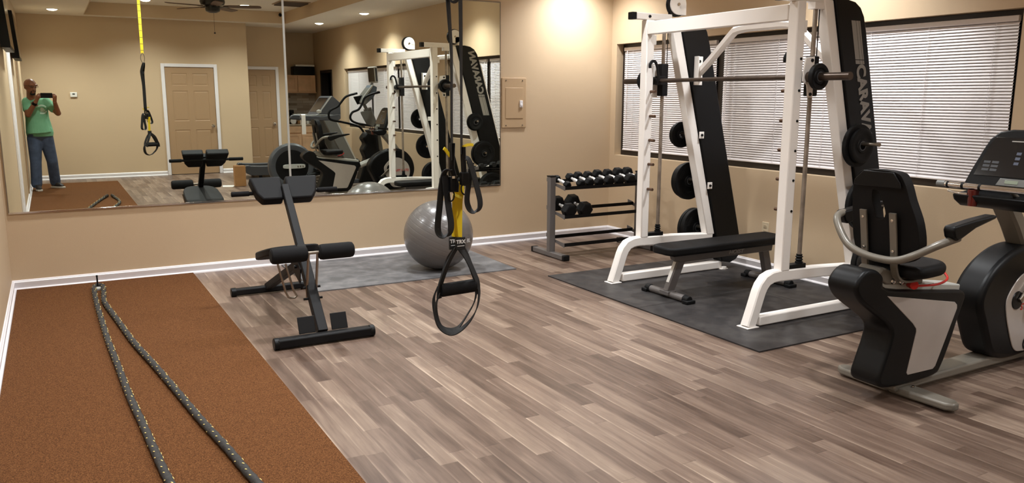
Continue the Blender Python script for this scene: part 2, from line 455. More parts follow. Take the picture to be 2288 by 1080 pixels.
# white vertical casing on left wall
B = nb(); box(B, XL, XL+.02, 3.55, 3.75, .08, 2.25); box(B, XL, XL+.035, 3.60, 3.70, .08, 2.25)
struct('trim_5', B, TRIM, 'white vertical trim board on the left wall under the screen', 'trim', bevel=.004)
B = nb(); box(B, XL, XL+.012, .63, .70, .08, 2.05)
struct('trim_6', B, DOORP, 'narrow tan vertical trim strip on the left wall', 'trim', bevel=.004)

# windows: bronze frames, night glass, slatted blinds
def window(name, y0, y1, units, label):
    t = bpy.data.objects.new(name, None); COL.objects.link(t); t.location = (XR+.1, (y0+y1)/2, WZ0)
    t['kind'] = 'structure'; t['label'] = label; t['category'] = 'window'
    B = nb(); f = .052; x0, x1 = 5.440, 5.485
    box(B, x0, x1, y0, y1, WZ1-f, WZ1); box(B, x0, x1, y0, y1, WZ0, WZ0+f)
    box(B, x0, x1, y0, y0+f, WZ0+f, WZ1-f); box(B, x0, x1, y1-f, y1, WZ0+f, WZ1-f)
    for m_ in units: box(B, x0, x1, m_-.045, m_+.045, WZ0+f, WZ1-f)
    obj('window_frame', B, FRAMEBR, t, bevel=.003)
    ys = [y0]+units+[y1]
    for a, b_ in zip(ys, ys[1:]):
        B = nb(); box(B, 5.478, 5.482, a+.03, b_-.03, WZ0+.03, WZ1-.03); obj('pane', B, NIGHT, t, smooth=False)
window('window_1', 2.95, 7.155, [4.26, 5.655], 'long three-part dark framed window behind the smith machine')
window('window_2', -1.98, 2.27, [-.5, .86], 'long three-part dark framed window behind the cardio machines')
def make_blind(w):
    t = thing('window_blind', '', 'blind', (5.425, 0, 2.012))
    x = 5.425
    B = nb(); box(B, x-.018, x+.014, -w/2, w/2, 1.985, 2.022); obj('headrail', B, BLIND, t, bevel=.003)
    B = nb(); n = 50; z0, z1 = .955, 1.972; th = rad(59)
    for i in range(n):
        z = z0+(z1-z0)*i/(n-1); hw = .0125
        if i > n-6: pass
        pts = []
        for a, cr in ((-hw, 0), (-hw*.35, .0022), (hw*.35, .0022), (hw, 0)):
            # tilted slat, room edge low
            pts.append((x+a*math.cos(th)-cr*math.sin(th), z+a*math.sin(th)+cr*math.cos(th)))
        vs = [[B.verts.new((px, s*w/2, pz)) for px, pz in pts] for s in (-1, 1)]
        for k in range(3): B.faces.new((vs[0][k], vs[0][k+1], vs[1][k+1], vs[1][k]))
    obj('slat_stack', B, BLIND, t)
    B = nb(); box(B, x-.013, x+.011, -w/2, w/2, .932, .946); obj('bottom_rail', B, BLIND, t, bevel=.003)
    for s in (-w/2+.16, 0, w/2-.16):
        B = nb(); cone(B, (x-.016, s, .94), (x-.016, s, 1.99), .0013, seg=6); cone(B, (x-.016, s+.012, .94), (x-.016, s+.012, 1.99), .0009, seg=6); obj('ladder_cord', B, BLIND, t)
    B = nb(); cone(B, (x-.024, w/2-.06, 1.25), (x-.021, w/2-.06, 1.99), .004, seg=8); obj('tilt_wand', B, BLIND, t)
    return t
bl = None
for (a, b_), lb in zip(((5.705, 7.095), (4.31, 5.61), (3.005, 4.21), (.91, 2.215), (-.45, .81), (-1.925, -.55)),
      ('white slatted blind nearest the dumbbell rack corner', 'white slatted blind behind the middle of the smith machine', 'white slatted blind above the recumbent bike, right of the lettered black shroud',
       'white slatted blind seen in the mirror behind the smith machine uprights', 'white slatted blind seen in the mirror beside the cross-trainer screen', 'white slatted blind seen in the mirror nearest the treadmill')):
    w = b_-a
    if bl is None: bl = b0 = make_blind(1.39); wb = 1.39; o = b0
    else: o = dup(b0, (0, 0, 0))
    o.location = (5.425, (a+b_)/2, 2.012); o.scale = (1, w/wb, 1); o['label'] = lb; o['group'] = 'white window blinds'

# brown turf strip
B = nb(); box(B, XL+.027, .954, -1.457, D-.027, 0, .012)
tag(obj('turf_carpet', B, CARPET, smooth=False), 'long brown turf strip along the left wall under the ropes', 'carpet')
# rubber mats
B = nb(); vs = [(1.70, 6.05), (3.47, 6.03), (3.50, 7.20), (1.70, 7.20)]; prism(B, vs, 2, 0, .008)
tag(obj('gym_mat', B, MATG, smooth=False), 'grey rubber mat under the exercise ball', 'mat')
for x0, x1, y0, y1, lb in ((3.563, 4.72, 4.44, 5.652, 'dark rubber mat, far left tile under the weight bench'), (3.563, 4.72, 3.28, 4.436, 'dark rubber mat nearest tile under the smith machine front foot'),
                           (4.724, 5.32, 4.44, 5.652, 'dark rubber mat strip by the wall under the far shroud'), (4.724, 5.32, 3.28, 4.436, 'dark rubber mat strip by the wall behind the bike')):
    B = nb(); box(B, x0, x1, y0, y1, 0, .009)
    tag(obj('rubber_mat', B, MATD, smooth=False), lb, 'mat', 'dark mats under the smith machine')

# ------------------------------------------------------------------ mirrors
def wall_mirror(x0, x1, label, left, right):
    z0, z1 = .606, 2.424; t = thing('wall_mirror', label, 'mirror', ((x0+x1)/2, D-.01, z0), 'wall mirror sheets')
    B = nb(); box(B, x0+.002, x1-.002, D-.009, D-.002, z0+.003, z1-.003); obj('mirror_glass', B, MIRROR, t, smooth=False)
    B = nb(); box(B, x0, x1, D-.013, D-.001, z0-.004, z0+.010); obj('bottom_channel', B, CHROME, t, bevel=.001)
    B = nb(); box(B, x0, x1, D-.012, D-.001, z1-.008, z1+.004); obj('top_channel', B, STEEL, t, bevel=.001)
    if left: B = nb(); box(B, x0-.003, x0+.006, D-.012, D-.001, z0, z1); obj('side_channel', B, STEEL, t, bevel=.001)
    if right: B = nb(); box(B, x1-.006, x1+.003, D-.012, D-.001, z0, z1); obj('side_channel', B, STEEL, t, bevel=.001)
    if right: B = nb(); box(B, x0-.009, x0+.009, D-.0125, D-.009, z0+.01, z1-.008); obj('joint_strip', B, LIGHTGREY, t, bevel=.001)
wall_mirror(-.341, 1.826, 'large frameless wall mirror sheet above the brown turf', True, False)
wall_mirror(1.827, 3.972, 'large wall mirror sheet beside the electrical panel', False, True)

# ------------------------------------------------------------------ wall fittings
t = thing('electrical_panel', 'tan metal breaker panel cover on the wall beside the mirror', 'electrical panel', (4.13, D, 1.19))
B = nb(); box(B, 3.99, 4.272, D-.012, D, 1.19, 1.69); obj('cover_plate', B, PANELG, t, bevel=.003)
B = nb(); box(B, 4.03, 4.235, D-.016, D-.011, 1.285, 1.592); obj('panel_door', B, PANELG, t, bevel=.002)
B = nb(); box(B, 4.192, 4.226, D-.026, D-.015, 1.395, 1.465); box(B, 4.198, 4.220, D-.031, D-.025, 1.405, 1.43); obj('latch', B, TRIM, t, bevel=.003)
for x in (4.035, 4.228):
    for z in (1.215, 1.665):
        B = nb(); lathe(B, [(0, .0), (.007, .0), (.006, .004), (0, .005)], (x, D-.012, z), (0, -1, 0), 12); obj('screw', B, STEEL, t)
t = thing('power_outlet', 'ivory duplex outlet low on the window wall', 'outlet', (XR, 4.94, .37))
B = nb(); box(B, XR-.006, XR, 4.903, 4.977, .31, .43); obj('cover_plate', B, mat('ivory_plastic', (205, 188, 158), .4), t, bevel=.002)
for z in (.347, .393):
    B = nb(); box(B, XR-.009, XR-.005, 4.923, 4.957, z-.014, z+.014); obj('socket', B, mat('ivory_dark', (176, 158, 130), .4), t, bevel=.004)
t = thing('thermostat', 'small white thermostat on the wall beside the first door', 'thermostat', (.406, YB, 1.48))
B = nb(); box(B, .35, .462, YB, YB+.028, 1.478, 1.566); obj('thermostat_case', B, mat('white_plastic', (228, 226, 220), .4), t, bevel=.008)
B = nb(); box(B, .385, .427, YB+.026, YB+.030, 1.522, 1.545); obj('display', B, mat('lcd_grey', (60, 62, 58), .3), t, bevel=.001)

# ------------------------------------------------------------------ dumbbell rack
t = thing('dumbbell_rack', 'grey three-tier dumbbell rack by the corner', 'rack', (4.58, 6.4, 0))
for x in (4.055, 5.10):
    B = nb(); box(B, x-.032, x+.032, 6.36, 6.415, .045, .765); obj('upright', B, GREYP, t, bevel=.006)
    B = nb(); box(B, x-.032, x+.032, 6.13, 6.68, .004, .05); obj('foot', B, GREYP, t, bevel=.006)
    for y in (6.128, 6.682):
        B = nb(); box(B, x-.034, x+.034, y-.018, y+.018, 0, .053); obj('end_cap', B, BLKPLASTIC, t, bevel=.006)
    B = nb(); box(B, x-.034, x+.034, 6.355, 6.42, .762, .774); obj('end_cap', B, BLKPLASTIC, t, bevel=.003)
for k, z in enumerate((.655, .385, .118)):
    # two angle rails per tier: front one lower, rear one higher
    for yy, zz in ((6.245, z), (6.465, z+.045)):
        B = nb(); prism(B, [(yy-.032, zz-.002), (yy-.026, zz-.004), (yy-.026, zz+.026), (yy-.032, zz+.028)], 0, 4.09, 5.068)
        prism(B, [(yy-.032, zz-.004), (yy+.04, zz+.011), (yy+.04, zz+.015), (yy-.032, zz)], 0, 4.09, 5.068)
        obj('shelf_rail', B, BLACKP, t)
    for x in (4.088, 5.066):
        B = nb(); prism(B, [(6.205, z-.01), (6.52, z+.052), (6.52, z+.09), (6.44, z+.074), (6.40, z+.05), (6.205, z+.03)], 0, x-.003, x+.003)
        obj('shelf_bracket', B, GREYP, t)

def make_dumbbell(r, hl, gl):
    """hex dumbbell along local Y centred at origin; r hex apothem"""
    t = thing('dumbbell', '', 'dumbbell', (0, 0, 0))
    R = r/math.cos(PI/6)
    for s in (-1, 1):
        B = nb(); rings = []
        for yy, k in ((0, .80), (.006, .93), (.012, 1), (hl-.014, 1), (hl-.004, .88), (hl, .70)):
            rings.append([B.verts.new((R*k*math.cos(PI/3*i+PI/6*0), s*(gl/2+yy), R*k*math.sin(PI/3*i))) for i in range(6)])
        for a, b_ in zip(rings, rings[1:]):
            for i in range(6): B.faces.new((a[i], a[(i+1) % 6], b_[(i+1) % 6], b_[i]))
        B.faces.new(rings[0]); B.faces.new(rings[-1])
        obj('weight_head', B, RUBBER, t, bevel=.003, smooth=False)
    B = nb()
    lathe(B, [(.010, -gl/2-.004), (.013, -gl/2), (.013, -gl/2+.012), (.0095, -gl/2+.016), (.0165, -gl/6), (.0175, 0), (.0165, gl/6), (.0095, gl/2-.016), (.013, gl/2-.012), (.013, gl/2), (.010, gl/2+.004)], (0, 0, 0), (0, 1, 0), 18)
    obj('handle', B, BRIGHT, t)
    return t
protos = {}
def place_db(x, z, r, hl, lb, g, gl=.125):
    key = (r, hl, gl)
    tilt = math.atan2(.05, .22)
    if key not in protos: protos[key] = o = make_dumbbell(r, hl, gl)
    else: o = dup(protos[key], (0, 0, 0))
    o.location = (x, 6.36, z); o.rotation_euler = (tilt, 0, 0); o['label'] = lb; o['group'] = g
zr = .655+.036+.016
for x, r, hl, lb in ((4.155, .031, .060, 'smallest hex dumbbell at the left end of the top tier'),
                     (4.305, .037, .066, 'small black hex dumbbell second along the top tier'),
                     (4.400, .042, .070, 'black hex dumbbell third along the top tier'),
                     (4.513, .042, .070, 'black hex dumbbell fourth along the top tier'),
                     (4.628, .047, .074, 'black hex dumbbell fifth along the top tier'),
                     (4.750, .047, .074, 'black hex dumbbell sixth along the top tier'),
                     (4.878, .051, .078, 'black hex dumbbell seventh along the top tier'),
                     (4.995, .051, .078, 'black hex dumbbell at the upright end of the top tier')):
    place_db(x, .655+.028+r*.97, r, hl, lb, 'hex dumbbells on the top tier')
place_db(4.168, .385+.028+.062, .063, .090, 'large black hex dumbbell against the rack post on the middle tier', 'hex dumbbells on the middle tier')
place_db(4.345, .385+.028+.064, .065, .094, 'large black hex dumbbell on the middle tier beside the empty rails', 'hex dumbbells on the middle tier')

# ------------------------------------------------------------------ smith machine
YF, YN = 5.17, 3.69        # far and near side frames
T = .076
sm = thing('smith_machine', 'white smith machine with black lettered shrouds on dark mats', 'smith machine', (4.4, 4.43, 0))
def mx_(z): return 4.395+.273*(2.023-z)      # left edge of leaning member
for Y in (YF, YN):
    so = 1 if Y == YF else -1                # outward direction
    B = nb(); box(B, 4.132, 4.208, Y-T/2, Y+T/2, .362, 2.10); obj('upright', B, WHITEP, sm, bevel=.008)
    # bent foot tube
    B = nb()
    pth = [(3.885, Y, .012), (3.925, Y, .12), (3.965, Y, .235), (3.985, Y, .275), (4.02, Y, .312), (4.07, Y, .330), (4.12, Y, .334), (4.5, Y, .324), (4.92, Y, .302)]
    sweep(B, pth, rect(T-.003, T, .008), up=(0, 1, 0)); obj('foot_tube', B, WHITEP, sm)
    B = nb(); box(B, 3.835, 3.94, Y-.05, Y+.05, .009, .016); obj('foot_plate', B, WHITEP, sm, bevel=.002)
    B = nb(); box(B, 3.96, 5.05, Y-.034, Y+.034, .012, .078); obj('floor_tube', B, WHITEP, sm, bevel=.008)
    B = nb(); cone(B, (5.06, Y-.05, .01), (5.06, Y-.05, .03), .022, seg=16); box(B, 5.02, 5.10, Y-.06, Y+.034, .009, .014); obj('floor_tab', B, WHITEP, sm)
    # leaning member
    B = nb(); prism(B, [(mx_(2.12), 2.12), (mx_(2.12)+.085, 2.12), (mx_(.33)+.085, .33), (mx_(.33), .33)], 1, Y-T/2, Y+T/2); obj('leaning_post', B, WHITEP, sm, bevel=.006)
    # shroud
    def pe(z, o): return mx_(z)+.088+o
    B = nb(); w = .27
    out = [(pe(2.13, 0), 2.13), (pe(2.13, .12), 2.13), (pe(2.12, .19), 2.118), (pe(2.08, .235), 2.085), (pe(2.02, .258), 2.03), (pe(1.95, w), 1.94),
           (pe(.30, w), .30), (pe(.14, w-.02), .14), (pe(.075, w-.09), .085), (pe(.06, w-.16), .062), (pe(.10, .02), .08), (pe(.2, 0), .2)]
    prism(B, out, 1, Y-.055, Y+.055)
    sh = obj('weight_shroud', B, BLKPLASTIC, sm, bevel=.006)
    # lettering on outward face
    d = Vector((.273, 0, -1)).normalized()       # downwards along the shroud
    across = Vector((1, 0, .273)).normalized()
    yf = Y+so*.0562
    def onp(z, o): return Vector((pe(z, o), yf, z))
    s_ang = 0
    if Y == YN:
        B = nb()
        for a0, a1 in ((.125, .168), (.171, .196), (.199, .212)):
            for z0, z1 in ((2.0, 1.752), (1.747, 1.722)):
                v = [onp(z0, a0), onp(z0, a1), onp(z1, a1), onp(z1, a0)]
                f = [B.verts.new(p+Vector((0, -.0008, 0))) for p in v]; B.faces.new(f)
        obj('logo_stripes', B, GREYINK, sh, smooth=False)
        M = frame_mat(onp(1.44, .168)+Vector((0, -.0006, 0)), d, across)
        # text runs down; letters' tops face the window
        text_mesh('logo_lettering', 'CARAVAN', .118, GREYINK, sh, M, bold=.0055, sx=1.04)
    else:
        B = nb()
        for a0, a1 in ((.135, .178), (.181, .206), (.209, .222)):
            for z0, z1 in ((1.268, 1.50), (1.506, 1.53)):
                v = [onp(z0, a0), onp(z0, a1), onp(z1, a1), onp(z1, a0)]
                f = [B.verts.new(p+Vector((0, .0008, 0))) for p in v]; B.faces.new(f)
        obj('logo_stripes', B, GREYINK, sh, smooth=False)
        M = frame_mat(onp(1.80, .178)+Vector((0, .0006, 0)), -d, across)
        text_mesh('logo_lettering', 'CARAVAN', .118, GREYINK, sh, M, bold=.0055, sx=.98)
    if Y == YF:
        B = nb(); prism(B, [(pe(1.9, .268), 1.9), (pe(1.9, .280), 1.9), (pe(.3, .280), .3), (pe(.3, .268), .3)], 1, Y+.030, Y+.056); obj('rear_edge_strip', B, WHITEP, sm)
    # top arm with end cap
    B = nb(); box(B, 4.03, mx_(2.12)+.02, Y-.028, Y+.028, 2.10, 2.152); obj('top_arm', B, WHITEP, sm, bevel=.005)
    B = nb(); box(B, 3.99, 4.032, Y-.030, Y+.030, 2.098, 2.154); obj('end_cap', B, BLKPLASTIC, sm, bevel=.004)
    # pulley with guard
    B = nb(); lathe(B, [(0, -.022), (.082, -.022), (.082, .022), (0, .022)], (4.455, Y, 2.235), (0, 1, 0), 32)
    box(B, 4.455, 4.537, Y-.022, Y+.022, 2.152, 2.235); obj('pulley_guard', B, WHITEP, sm, bevel=.003)
    B = nb(); lathe(B, [(.070, -.012), (.094, -.014), (.088, 0), (.094, .014), (.070, .012)], (4.447, Y, 2.232), (0, 1, 0), 32); obj('pulley', B, BLKPLASTIC, sm)
    B = nb(); cone(B, (4.455, Y-.03, 2.235), (4.455, Y+.03, 2.235), .012, seg=12); obj('bolt', B, STEEL, sm)
    for bx, bz in ((4.16, 2.126),):
        B = nb(); lathe(B, [(0, .012), (.010, .010), (.012, 0)], (bx, Y-.028, bz), (0, -1, 0), 10); obj('bolt', B, BLACKP, sm)
    # guide rod and cable
    B = nb(); cone(B, (4.335, Y, .36), (4.335, Y, 2.10), .0145, seg=20); obj('guide_rod', B, RUSTROD, sm)
    B = nb(); cone(B, (4.372, Y, 1.64), (4.372, Y, 2.23), .0035, seg=8); obj('cable', B, BLKPLASTIC, sm)
    B = nb(); lathe(B, [(.0, 0), (.026, 0), (.026, .012), (.018, .016), (.026, .026), (.018, .036), (.026, .046), (.018, .054), (.022, .062), (0, .064)], (4.335, Y, .395), (0, 0, 1), 20); obj('rubber_bumper', B, RUBBER, sm)
    B = nb(); box(B, 4.20, 4.375, Y-.028, Y+.028, .355, .397); obj('stop_block', B, BLKPLASTIC, sm, bevel=.004)
    B = nb(); box(B, 4.305, 4.365, Y-.034, Y+.034, .327, .356); obj('rod_bracket', B, WHITEP, sm, bevel=.003)
    B = nb(); box(B, 4.295, 4.385, Y-.03, Y+.03, 2.06, 2.102); obj('rod_bracket', B, WHITEP, sm, bevel=.003)
    # catch pins, pointing inwards, bolt heads outside
    for z in (1.545, 1.352, 1.160, .967, .765, 1.745):
        if z != 1.745:
            B = nb(); cone(B, (4.185, Y-so*T/2, z), (4.185, Y-so*(T/2+.062), z), .0115, seg=14); obj('catch_pin', B, PINMAT, sm)
        B = nb(); lathe(B, [(0, .007), (.008, .005), (.009, 0)], (4.185, Y+so*T/2, z), (0, so, 0), 10); obj('bolt', B, BLKPLASTIC, sm)
    # storage pegs
    for z in (1.20, .80, .38):
        xx = mx_(z)+.045
        B = nb(); cone(B, (xx, Y+so*T/2, z), (xx, Y+so*(.305 if so < 0 else (.215 if z > 1 else .225)), z), .0125, seg=16); cone(B, (xx, Y+so*T/2, z), (xx, Y+so*(T/2+.012), z), .03, seg=16); obj('storage_peg', B, STEEL, sm)
    # small square lugs inside
    for z in (1.19, .76):
        xx = mx_(z)+.10
        B = nb(); box(B, xx-.02, xx+.025, Y-so*(T/2+.02)-.006, Y-so*(T/2+.02)+.006, z-.028, z+.028); obj('lug', B, WHITEP, sm, bevel=.002)
        B = nb(); lathe(B, [(0, .012), (.010, .010), (.012, 0)], (xx, Y-so*(T/2+.026), z), (0, -1, 0), 10); obj('bolt', B, BLACKP, sm)
# cross beam over the uprights
B = nb(); box(B, 4.128, 4.188, YN+T/2, YF-T/2, 1.985, 2.085); obj('cross_beam', B, WHITEP, sm, bevel=.006)
# gussets
for Y, so in ((YF, 1), (YN, -1)):
    B = nb(); box(B, 4.208, 4.235, Y-.03, Y+.03, 1.91, 1.985); obj('gusset', B, WHITEP, sm, bevel=.003)
# pull-up bar between the shrouds: bent tube
B = nb()
xb = 4.66
pth = smooth_path([(xb, YF-.07, 1.70), (xb, 4.97, 1.80), (xb, 4.75, 1.985), (xb, 4.70, 2.010), (xb, 4.60, 2.022), (xb, 4.43, 2.022), (xb, 4.26, 2.022), (xb, 4.16, 2.010), (xb, 4.11, 1.985), (xb, 3.89, 1.80), (xb, YN+.07, 1.70)], 4)
sweep(B, pth, rect(.058, .058, .014), up=(1, 0, 0)); obj('pull_up_bar', B, WHITEP, sm)
for Y, so in ((YF-.058, 1), (YN+.058, -1)):
    B = nb(); box(B, xb-.045, xb+.04, Y-.006, Y+.006, 1.60, 1.83); box(B, xb-.045, xb-.038, Y-so*.05-.0, Y, 1.60, 1.83) if so < 0 else box(B, xb-.045, xb-.038, Y-.05, Y, 1.60, 1.83); obj('bar_bracket', B, WHITEP, sm, bevel=.002)
    for z in (1.64, 1.79):
        B = nb(); lathe(B, [(0, .012), (.012, .010), (.013, 0)], (xb, Y-so*.006, z), (0, -so, 0), 10); obj('bolt', B, BLACKP, sm)

# barbell with sliding carriages (slides on the rods: its own thing)
ZB = 1.632; XBAR = 4.26
bb = thing('barbell', 'steel barbell across the smith machine with hooked sliding carriages', 'barbell', (XBAR, 4.43, ZB))
B = nb(); cone(B, (XBAR, 3.70, ZB), (XBAR, 5.16, ZB), .0145, seg=20); obj('bar_shaft', B, BARM, bb)
for s, a, b_ in ((1, 5.24, 5.56), (-1, 3.62, 3.33)):
    B = nb(); cone(B, (XBAR, a, ZB), (XBAR, b_, ZB), .0245, seg=24); cone(B, (XBAR, a-s*.03, ZB), (XBAR, a, ZB), .034, seg=24); obj('bar_sleeve', B, BARM, bb)
for Y, so in ((YF, 1), (YN, -1)):
    B = nb(); box(B, 4.305, 4.365, Y-.032, Y+.032, 1.51, 1.765); obj('slide_housing', B, BLACKP, bb, bevel=.006)
    B = nb(); box(B, 4.235, 4.31, Y-so*.045-.02, Y-so*.045+.02, ZB-.035, ZB+.035); cone(B, (XBAR, Y-.05, ZB), (XBAR, Y+.05, ZB), .031, seg=20); obj('bar_collar', B, BLACKP, bb, bevel=.003)
    # swinging safety hook towards the upright
    B = nb()
    hp = smooth_path([(4.245, Y-so*.062, ZB-.01), (4.236, Y-so*.062, ZB+.05), (4.222, Y-so*.062, ZB+.11), (4.200, Y-so*.062, ZB+.145), (4.172, Y-so*.062, ZB+.148), (4.152, Y-so*.062, ZB+.125), (4.152, Y-so*.062, ZB+.095)], 4)
    sweep(B, hp, rect(.016, .022, .004), up=(0, 1, 0)); obj('safety_hook', B, BLACKP, bb)
    B = nb(); prism(B, [(4.23, ZB+.12), (4.31, ZB+.13), (4.31, ZB-.13), (4.27, ZB-.13), (4.255, ZB-.05), (4.215, ZB-.03), (4.215, ZB+.03)], 1, Y-.006+so*.036, Y+.006+so*.036); obj('side_plate', B, WHITEP, bb, bevel=.003)
    for z in (ZB+.105, ZB-.11):
        B = nb(); lathe(B, [(0, .010), (.010, .008), (.012, 0)], (4.285, Y+so*.042, z), (0, so, 0), 10); obj('bolt', B, BLKPLASTIC, bb)

# weight plates
def make_plate(R, th, style, name='weight_plate'):
    """axis along local Y, centred"""
    t = thing(name, '', 'weight plate', (0, 0, 0))
    B = nb(); h = th/2
    pr = [(.0255, -h*.9), (.045, -h*.9), (.05, -h*.45), (R*.62, -h*.40), (R*.72, -h*.85), (R*.80, -h), (R*.97, -h), (R, -h*.8), (R, h*.8), (R*.97, h), (R*.80, h), (R*.72, h*.85), (R*.62, h*.40), (.05, h*.45), (.045, h*.9), (.0255, h*.9), (.0255, -h*.9)]
    lathe(B, pr, (0, 0, 0), (0, 1, 0), 40); obj('plate_body', B, RUBBER, t)
    if R > .12:
        for k in range(3):
            a0 = 2*PI*k/3+.5
            for s in (-1, 1):
                B = nb()
                pts = [(R*.66*math.cos(a0+d_), s*h*.72, R*.66*math.sin(a0+d_)) for d_ in [i*.09-.36 for i in range(9)]]
                sweep(B, pts, rect(h*.5, R*.16, .003), up=(0, 1, 0)); obj('grip_rim', B, RUBBER if style else BLACKP, t)
    B = nb(); lathe(B, [(.0255, -h*.95), (.032, -h*.98), (.032, h*.98), (.0255, h*.95)], (0, 0, 0), (0, 1, 0), 24); obj('hub_ring', B, GREYPL, t)
    return t
PP = {}
def plate(R, th, x, y, z, lb, g):
    k = (R, th)
    if k not in PP: PP[k] = o = make_plate(R, th, 1)
    else: o = dup(PP[k], (0, 0, 0))
    o.location = (x, y, z); o['label'] = lb; o['group'] = g
for Y, so, w in ((YF, 1, 'far'), (YN, -1, 'near')):
    for zp, zc, spec in ((1.20, 1.19, [(.142, .030, 'middle-size'), (.115, .024, 'small')] if so < 0 else [(.110, .028, 'middle-size'), (.098, .024, 'small')]),
                         (.80, .79, [(.162, .040, 'large'), (.150, .034, 'medium')] if so > 0 else [(.178, .034, 'medium'), (.15, .030, 'smaller')]),
                         (.38, .37, [(.172, .042, 'largest'), (.1715, .036, 'second largest')] if so > 0 else [(.190, .042, 'largest'), (.1895, .036, 'second largest')])):
        yy = T/2+(.075 if so > 0 else .085)
        for R, th, nm in spec:
            R2 = R
            plate(R2, th, mx_(zp)+.045, Y+so*(yy+th/2+.001), zp-(.0255-.0125), f"{nm} black plate on the {dict([(1.20,'top'),(.80,'middle'),(.38,'bottom')])[zp]} peg of the {w} leaning post", f'weight plates on the {w} side pegs')
            yy += th+.003
for Y, so, w in ((YF, 1, 'far'), (YN, -1, 'near')):
    plate(.082, .032, XBAR, Y+so*.122, ZB, f'small black plate on the {w} end of the barbell', 'small plates on the barbell')

# ------------------------------------------------------------------ flat bench
bn = thing('weight_bench', 'flat black padded weight bench on grey frame under the barbell', 'bench', (4.5, 4.58, 0))
B = nb()
o_ = []
x0, x1, yc, hw = 3.868, 5.10, 4.58, .135
for i in range(9): a = PI/2+PI*i/8; o_.append((x0+.085+.085*math.cos(a), yc+(hw-.03)*math.sin(a) if i in (0, 8) else yc+hw*.86*math.sin(a)))
o_ = [(x0, yc+.06), (x0+.012, yc+.095), (x0+.045, yc+.122), (x0+.10, yc+.135), (x1-.03, yc+.135), (x1-.008, yc+.125), (x1, yc+.10), (x1, yc-.10), (x1-.008, yc-.125), (x1-.03, yc-.135), (x0+.10, yc-.135), (x0+.045, yc-.122), (x0+.012, yc-.095), (x0, yc-.06)]
prism(B, o_, 2, .345, .405); obj('bench_pad', B, VINYL, bn, bevel=.016, seg=3)
B = nb(); box(B, 3.93, 5.06, yc-.09, yc+.09, .335, .346); obj('pad_board', B, BLKPLASTIC, bn)
B = nb(); prism(B, [(3.985, .336), (5.03, .336), (5.02, .272), (4.05, .272), (4.0, .29)], 1, yc-.03, yc+.03); fr = obj('bench_beam', B, GREYP, bn, bevel=.006)
text_mesh('bench_lettering', 'HOIST', .042, mat('bench_print', (166, 162, 158), .5), fr, frame_mat((4.62, yc-.0306, .302), (1, 0, 0), (0, 0, 1)), shear=.25, bold=.001, sx=1.3)
B = nb(); sweep(B, [(4.075, yc, .30), (3.965, yc, .05)], rect(.05, .075, .006), up=(0, 1, 0)); obj('front_leg', B, GREYP, bn)
B = nb(); sweep(B, [(4.95, yc, .30), (5.02, yc, .05)], rect(.05, .075, .006), up=(0, 1, 0)); obj('rear_leg', B, GREYP, bn)
B = nb(); v = [(3.9865+.0, yc-.018), (3.9865, yc+.018)]
B.free(); B = nb(); 
for dx in (-.0385,):
    a = Vector((4.055, yc, .26)); b_ = Vector((3.99, yc, .11)); n = Vector((-.92, 0, .40))
    q = [a+n*.0385+Vector((0, -.016, 0)), a+n*.0385+Vector((0, .016, 0)), b_+n*.0385+Vector((0, .016, 0)), b_+n*.0385+Vector((0, -.016, 0))]
    B.faces.new([B.verts.new(p) for p in q])
obj('sticker', B, PAPER, bn, smooth=False)
for xx in (3.96, 5.025):
    B = nb(); cone(B, (xx, yc-.225, .036), (xx, yc+.225, .036), .027, seg=20); box(B, xx-.04, xx+.04, yc-.05, yc+.05, .03, .062); obj('cross_foot', B, GREYP, bn, bevel=.003)
    for s in (-1, 1):
        B = nb(); cone(B, (xx, yc+s*.19, .036), (xx, yc+s*.245, .036), .033, .030, seg=20); box(B, xx-.042, xx+.042, yc+s*.235-.03, yc+s*.235+.03, .009, .036)
        obj('rubber_foot', B, RUBBER, bn, bevel=.006)

# ------------------------------------------------------------------ hyperextension bench (roman chair)
rc = thing('roman_chair', 'black roman chair back-extension bench by the turf edge', 'exercise bench', (1.36, 5.4, 0))
xc = 1.36
def on_beam(t): a = Vector((xc, 4.78, .06)); b_ = Vector((xc, 5.555, .895)); return a.lerp(b_, t)
B = nb(); sweep(B, [on_beam(0), on_beam(1)], rect(.05, .05, .004), up=(1, 0, 0)); obj('main_beam', B, BLACKP, rc)
B = nb(); sweep(B, [on_beam(0), on_beam(.56)], rect(.062, .058, .004), up=(1, 0, 0)); obj('outer_beam', B, BLACKP, rc)
B = nb(); box(B, 1.068, 1.662, 4.705, 4.775, .006, .066); obj('front_base', B, BLACKP, rc, bevel=.012)
for x in (1.066, 1.664):
    B = nb(); cone(B, (x-.016, 4.74, .036), (x+.016, 4.74, .036), .037, seg=20); obj('end_cap', B, BLKPLASTIC, rc, bevel=.004)
B = nb(); box(B, 1.10, 1.63, 6.19, 6.25, .008, .060); obj('rear_base', B, BLACKP, rc, bevel=.012)
for x in (1.10, 1.63):
    B = nb(); cone(B, (x-.02, 6.22, .034), (x+.02, 6.22, .034), .034, seg=20); obj('end_cap', B, BLKPLASTIC, rc, bevel=.004)
B = nb(); sweep(B, [(xc, 6.22, .05), (xc, 5.22, .42)], rect(.052, .052, .004), up=(1, 0, 0)); obj('rear_strut', B, BLACKP, rc)
for s in (-1, 1):
    B = nb(); prism(B, [(5.13, .30), (5.30, .36), (5.36, .42), (5.30, .50), (5.18, .46), (5.10, .40)], 0, xc+s*.034-.003, xc+s*.034+.003); obj('gusset_plate', B, BLACKP, rc)
    for yy, zz in ((5.20, .40), (5.25, .45)):
        B = nb(); cone(B, (xc+s*.036, yy, zz), (xc+s*.052, yy, zz), .012, seg=12); obj('bolt', B, BLKPLASTIC, rc)
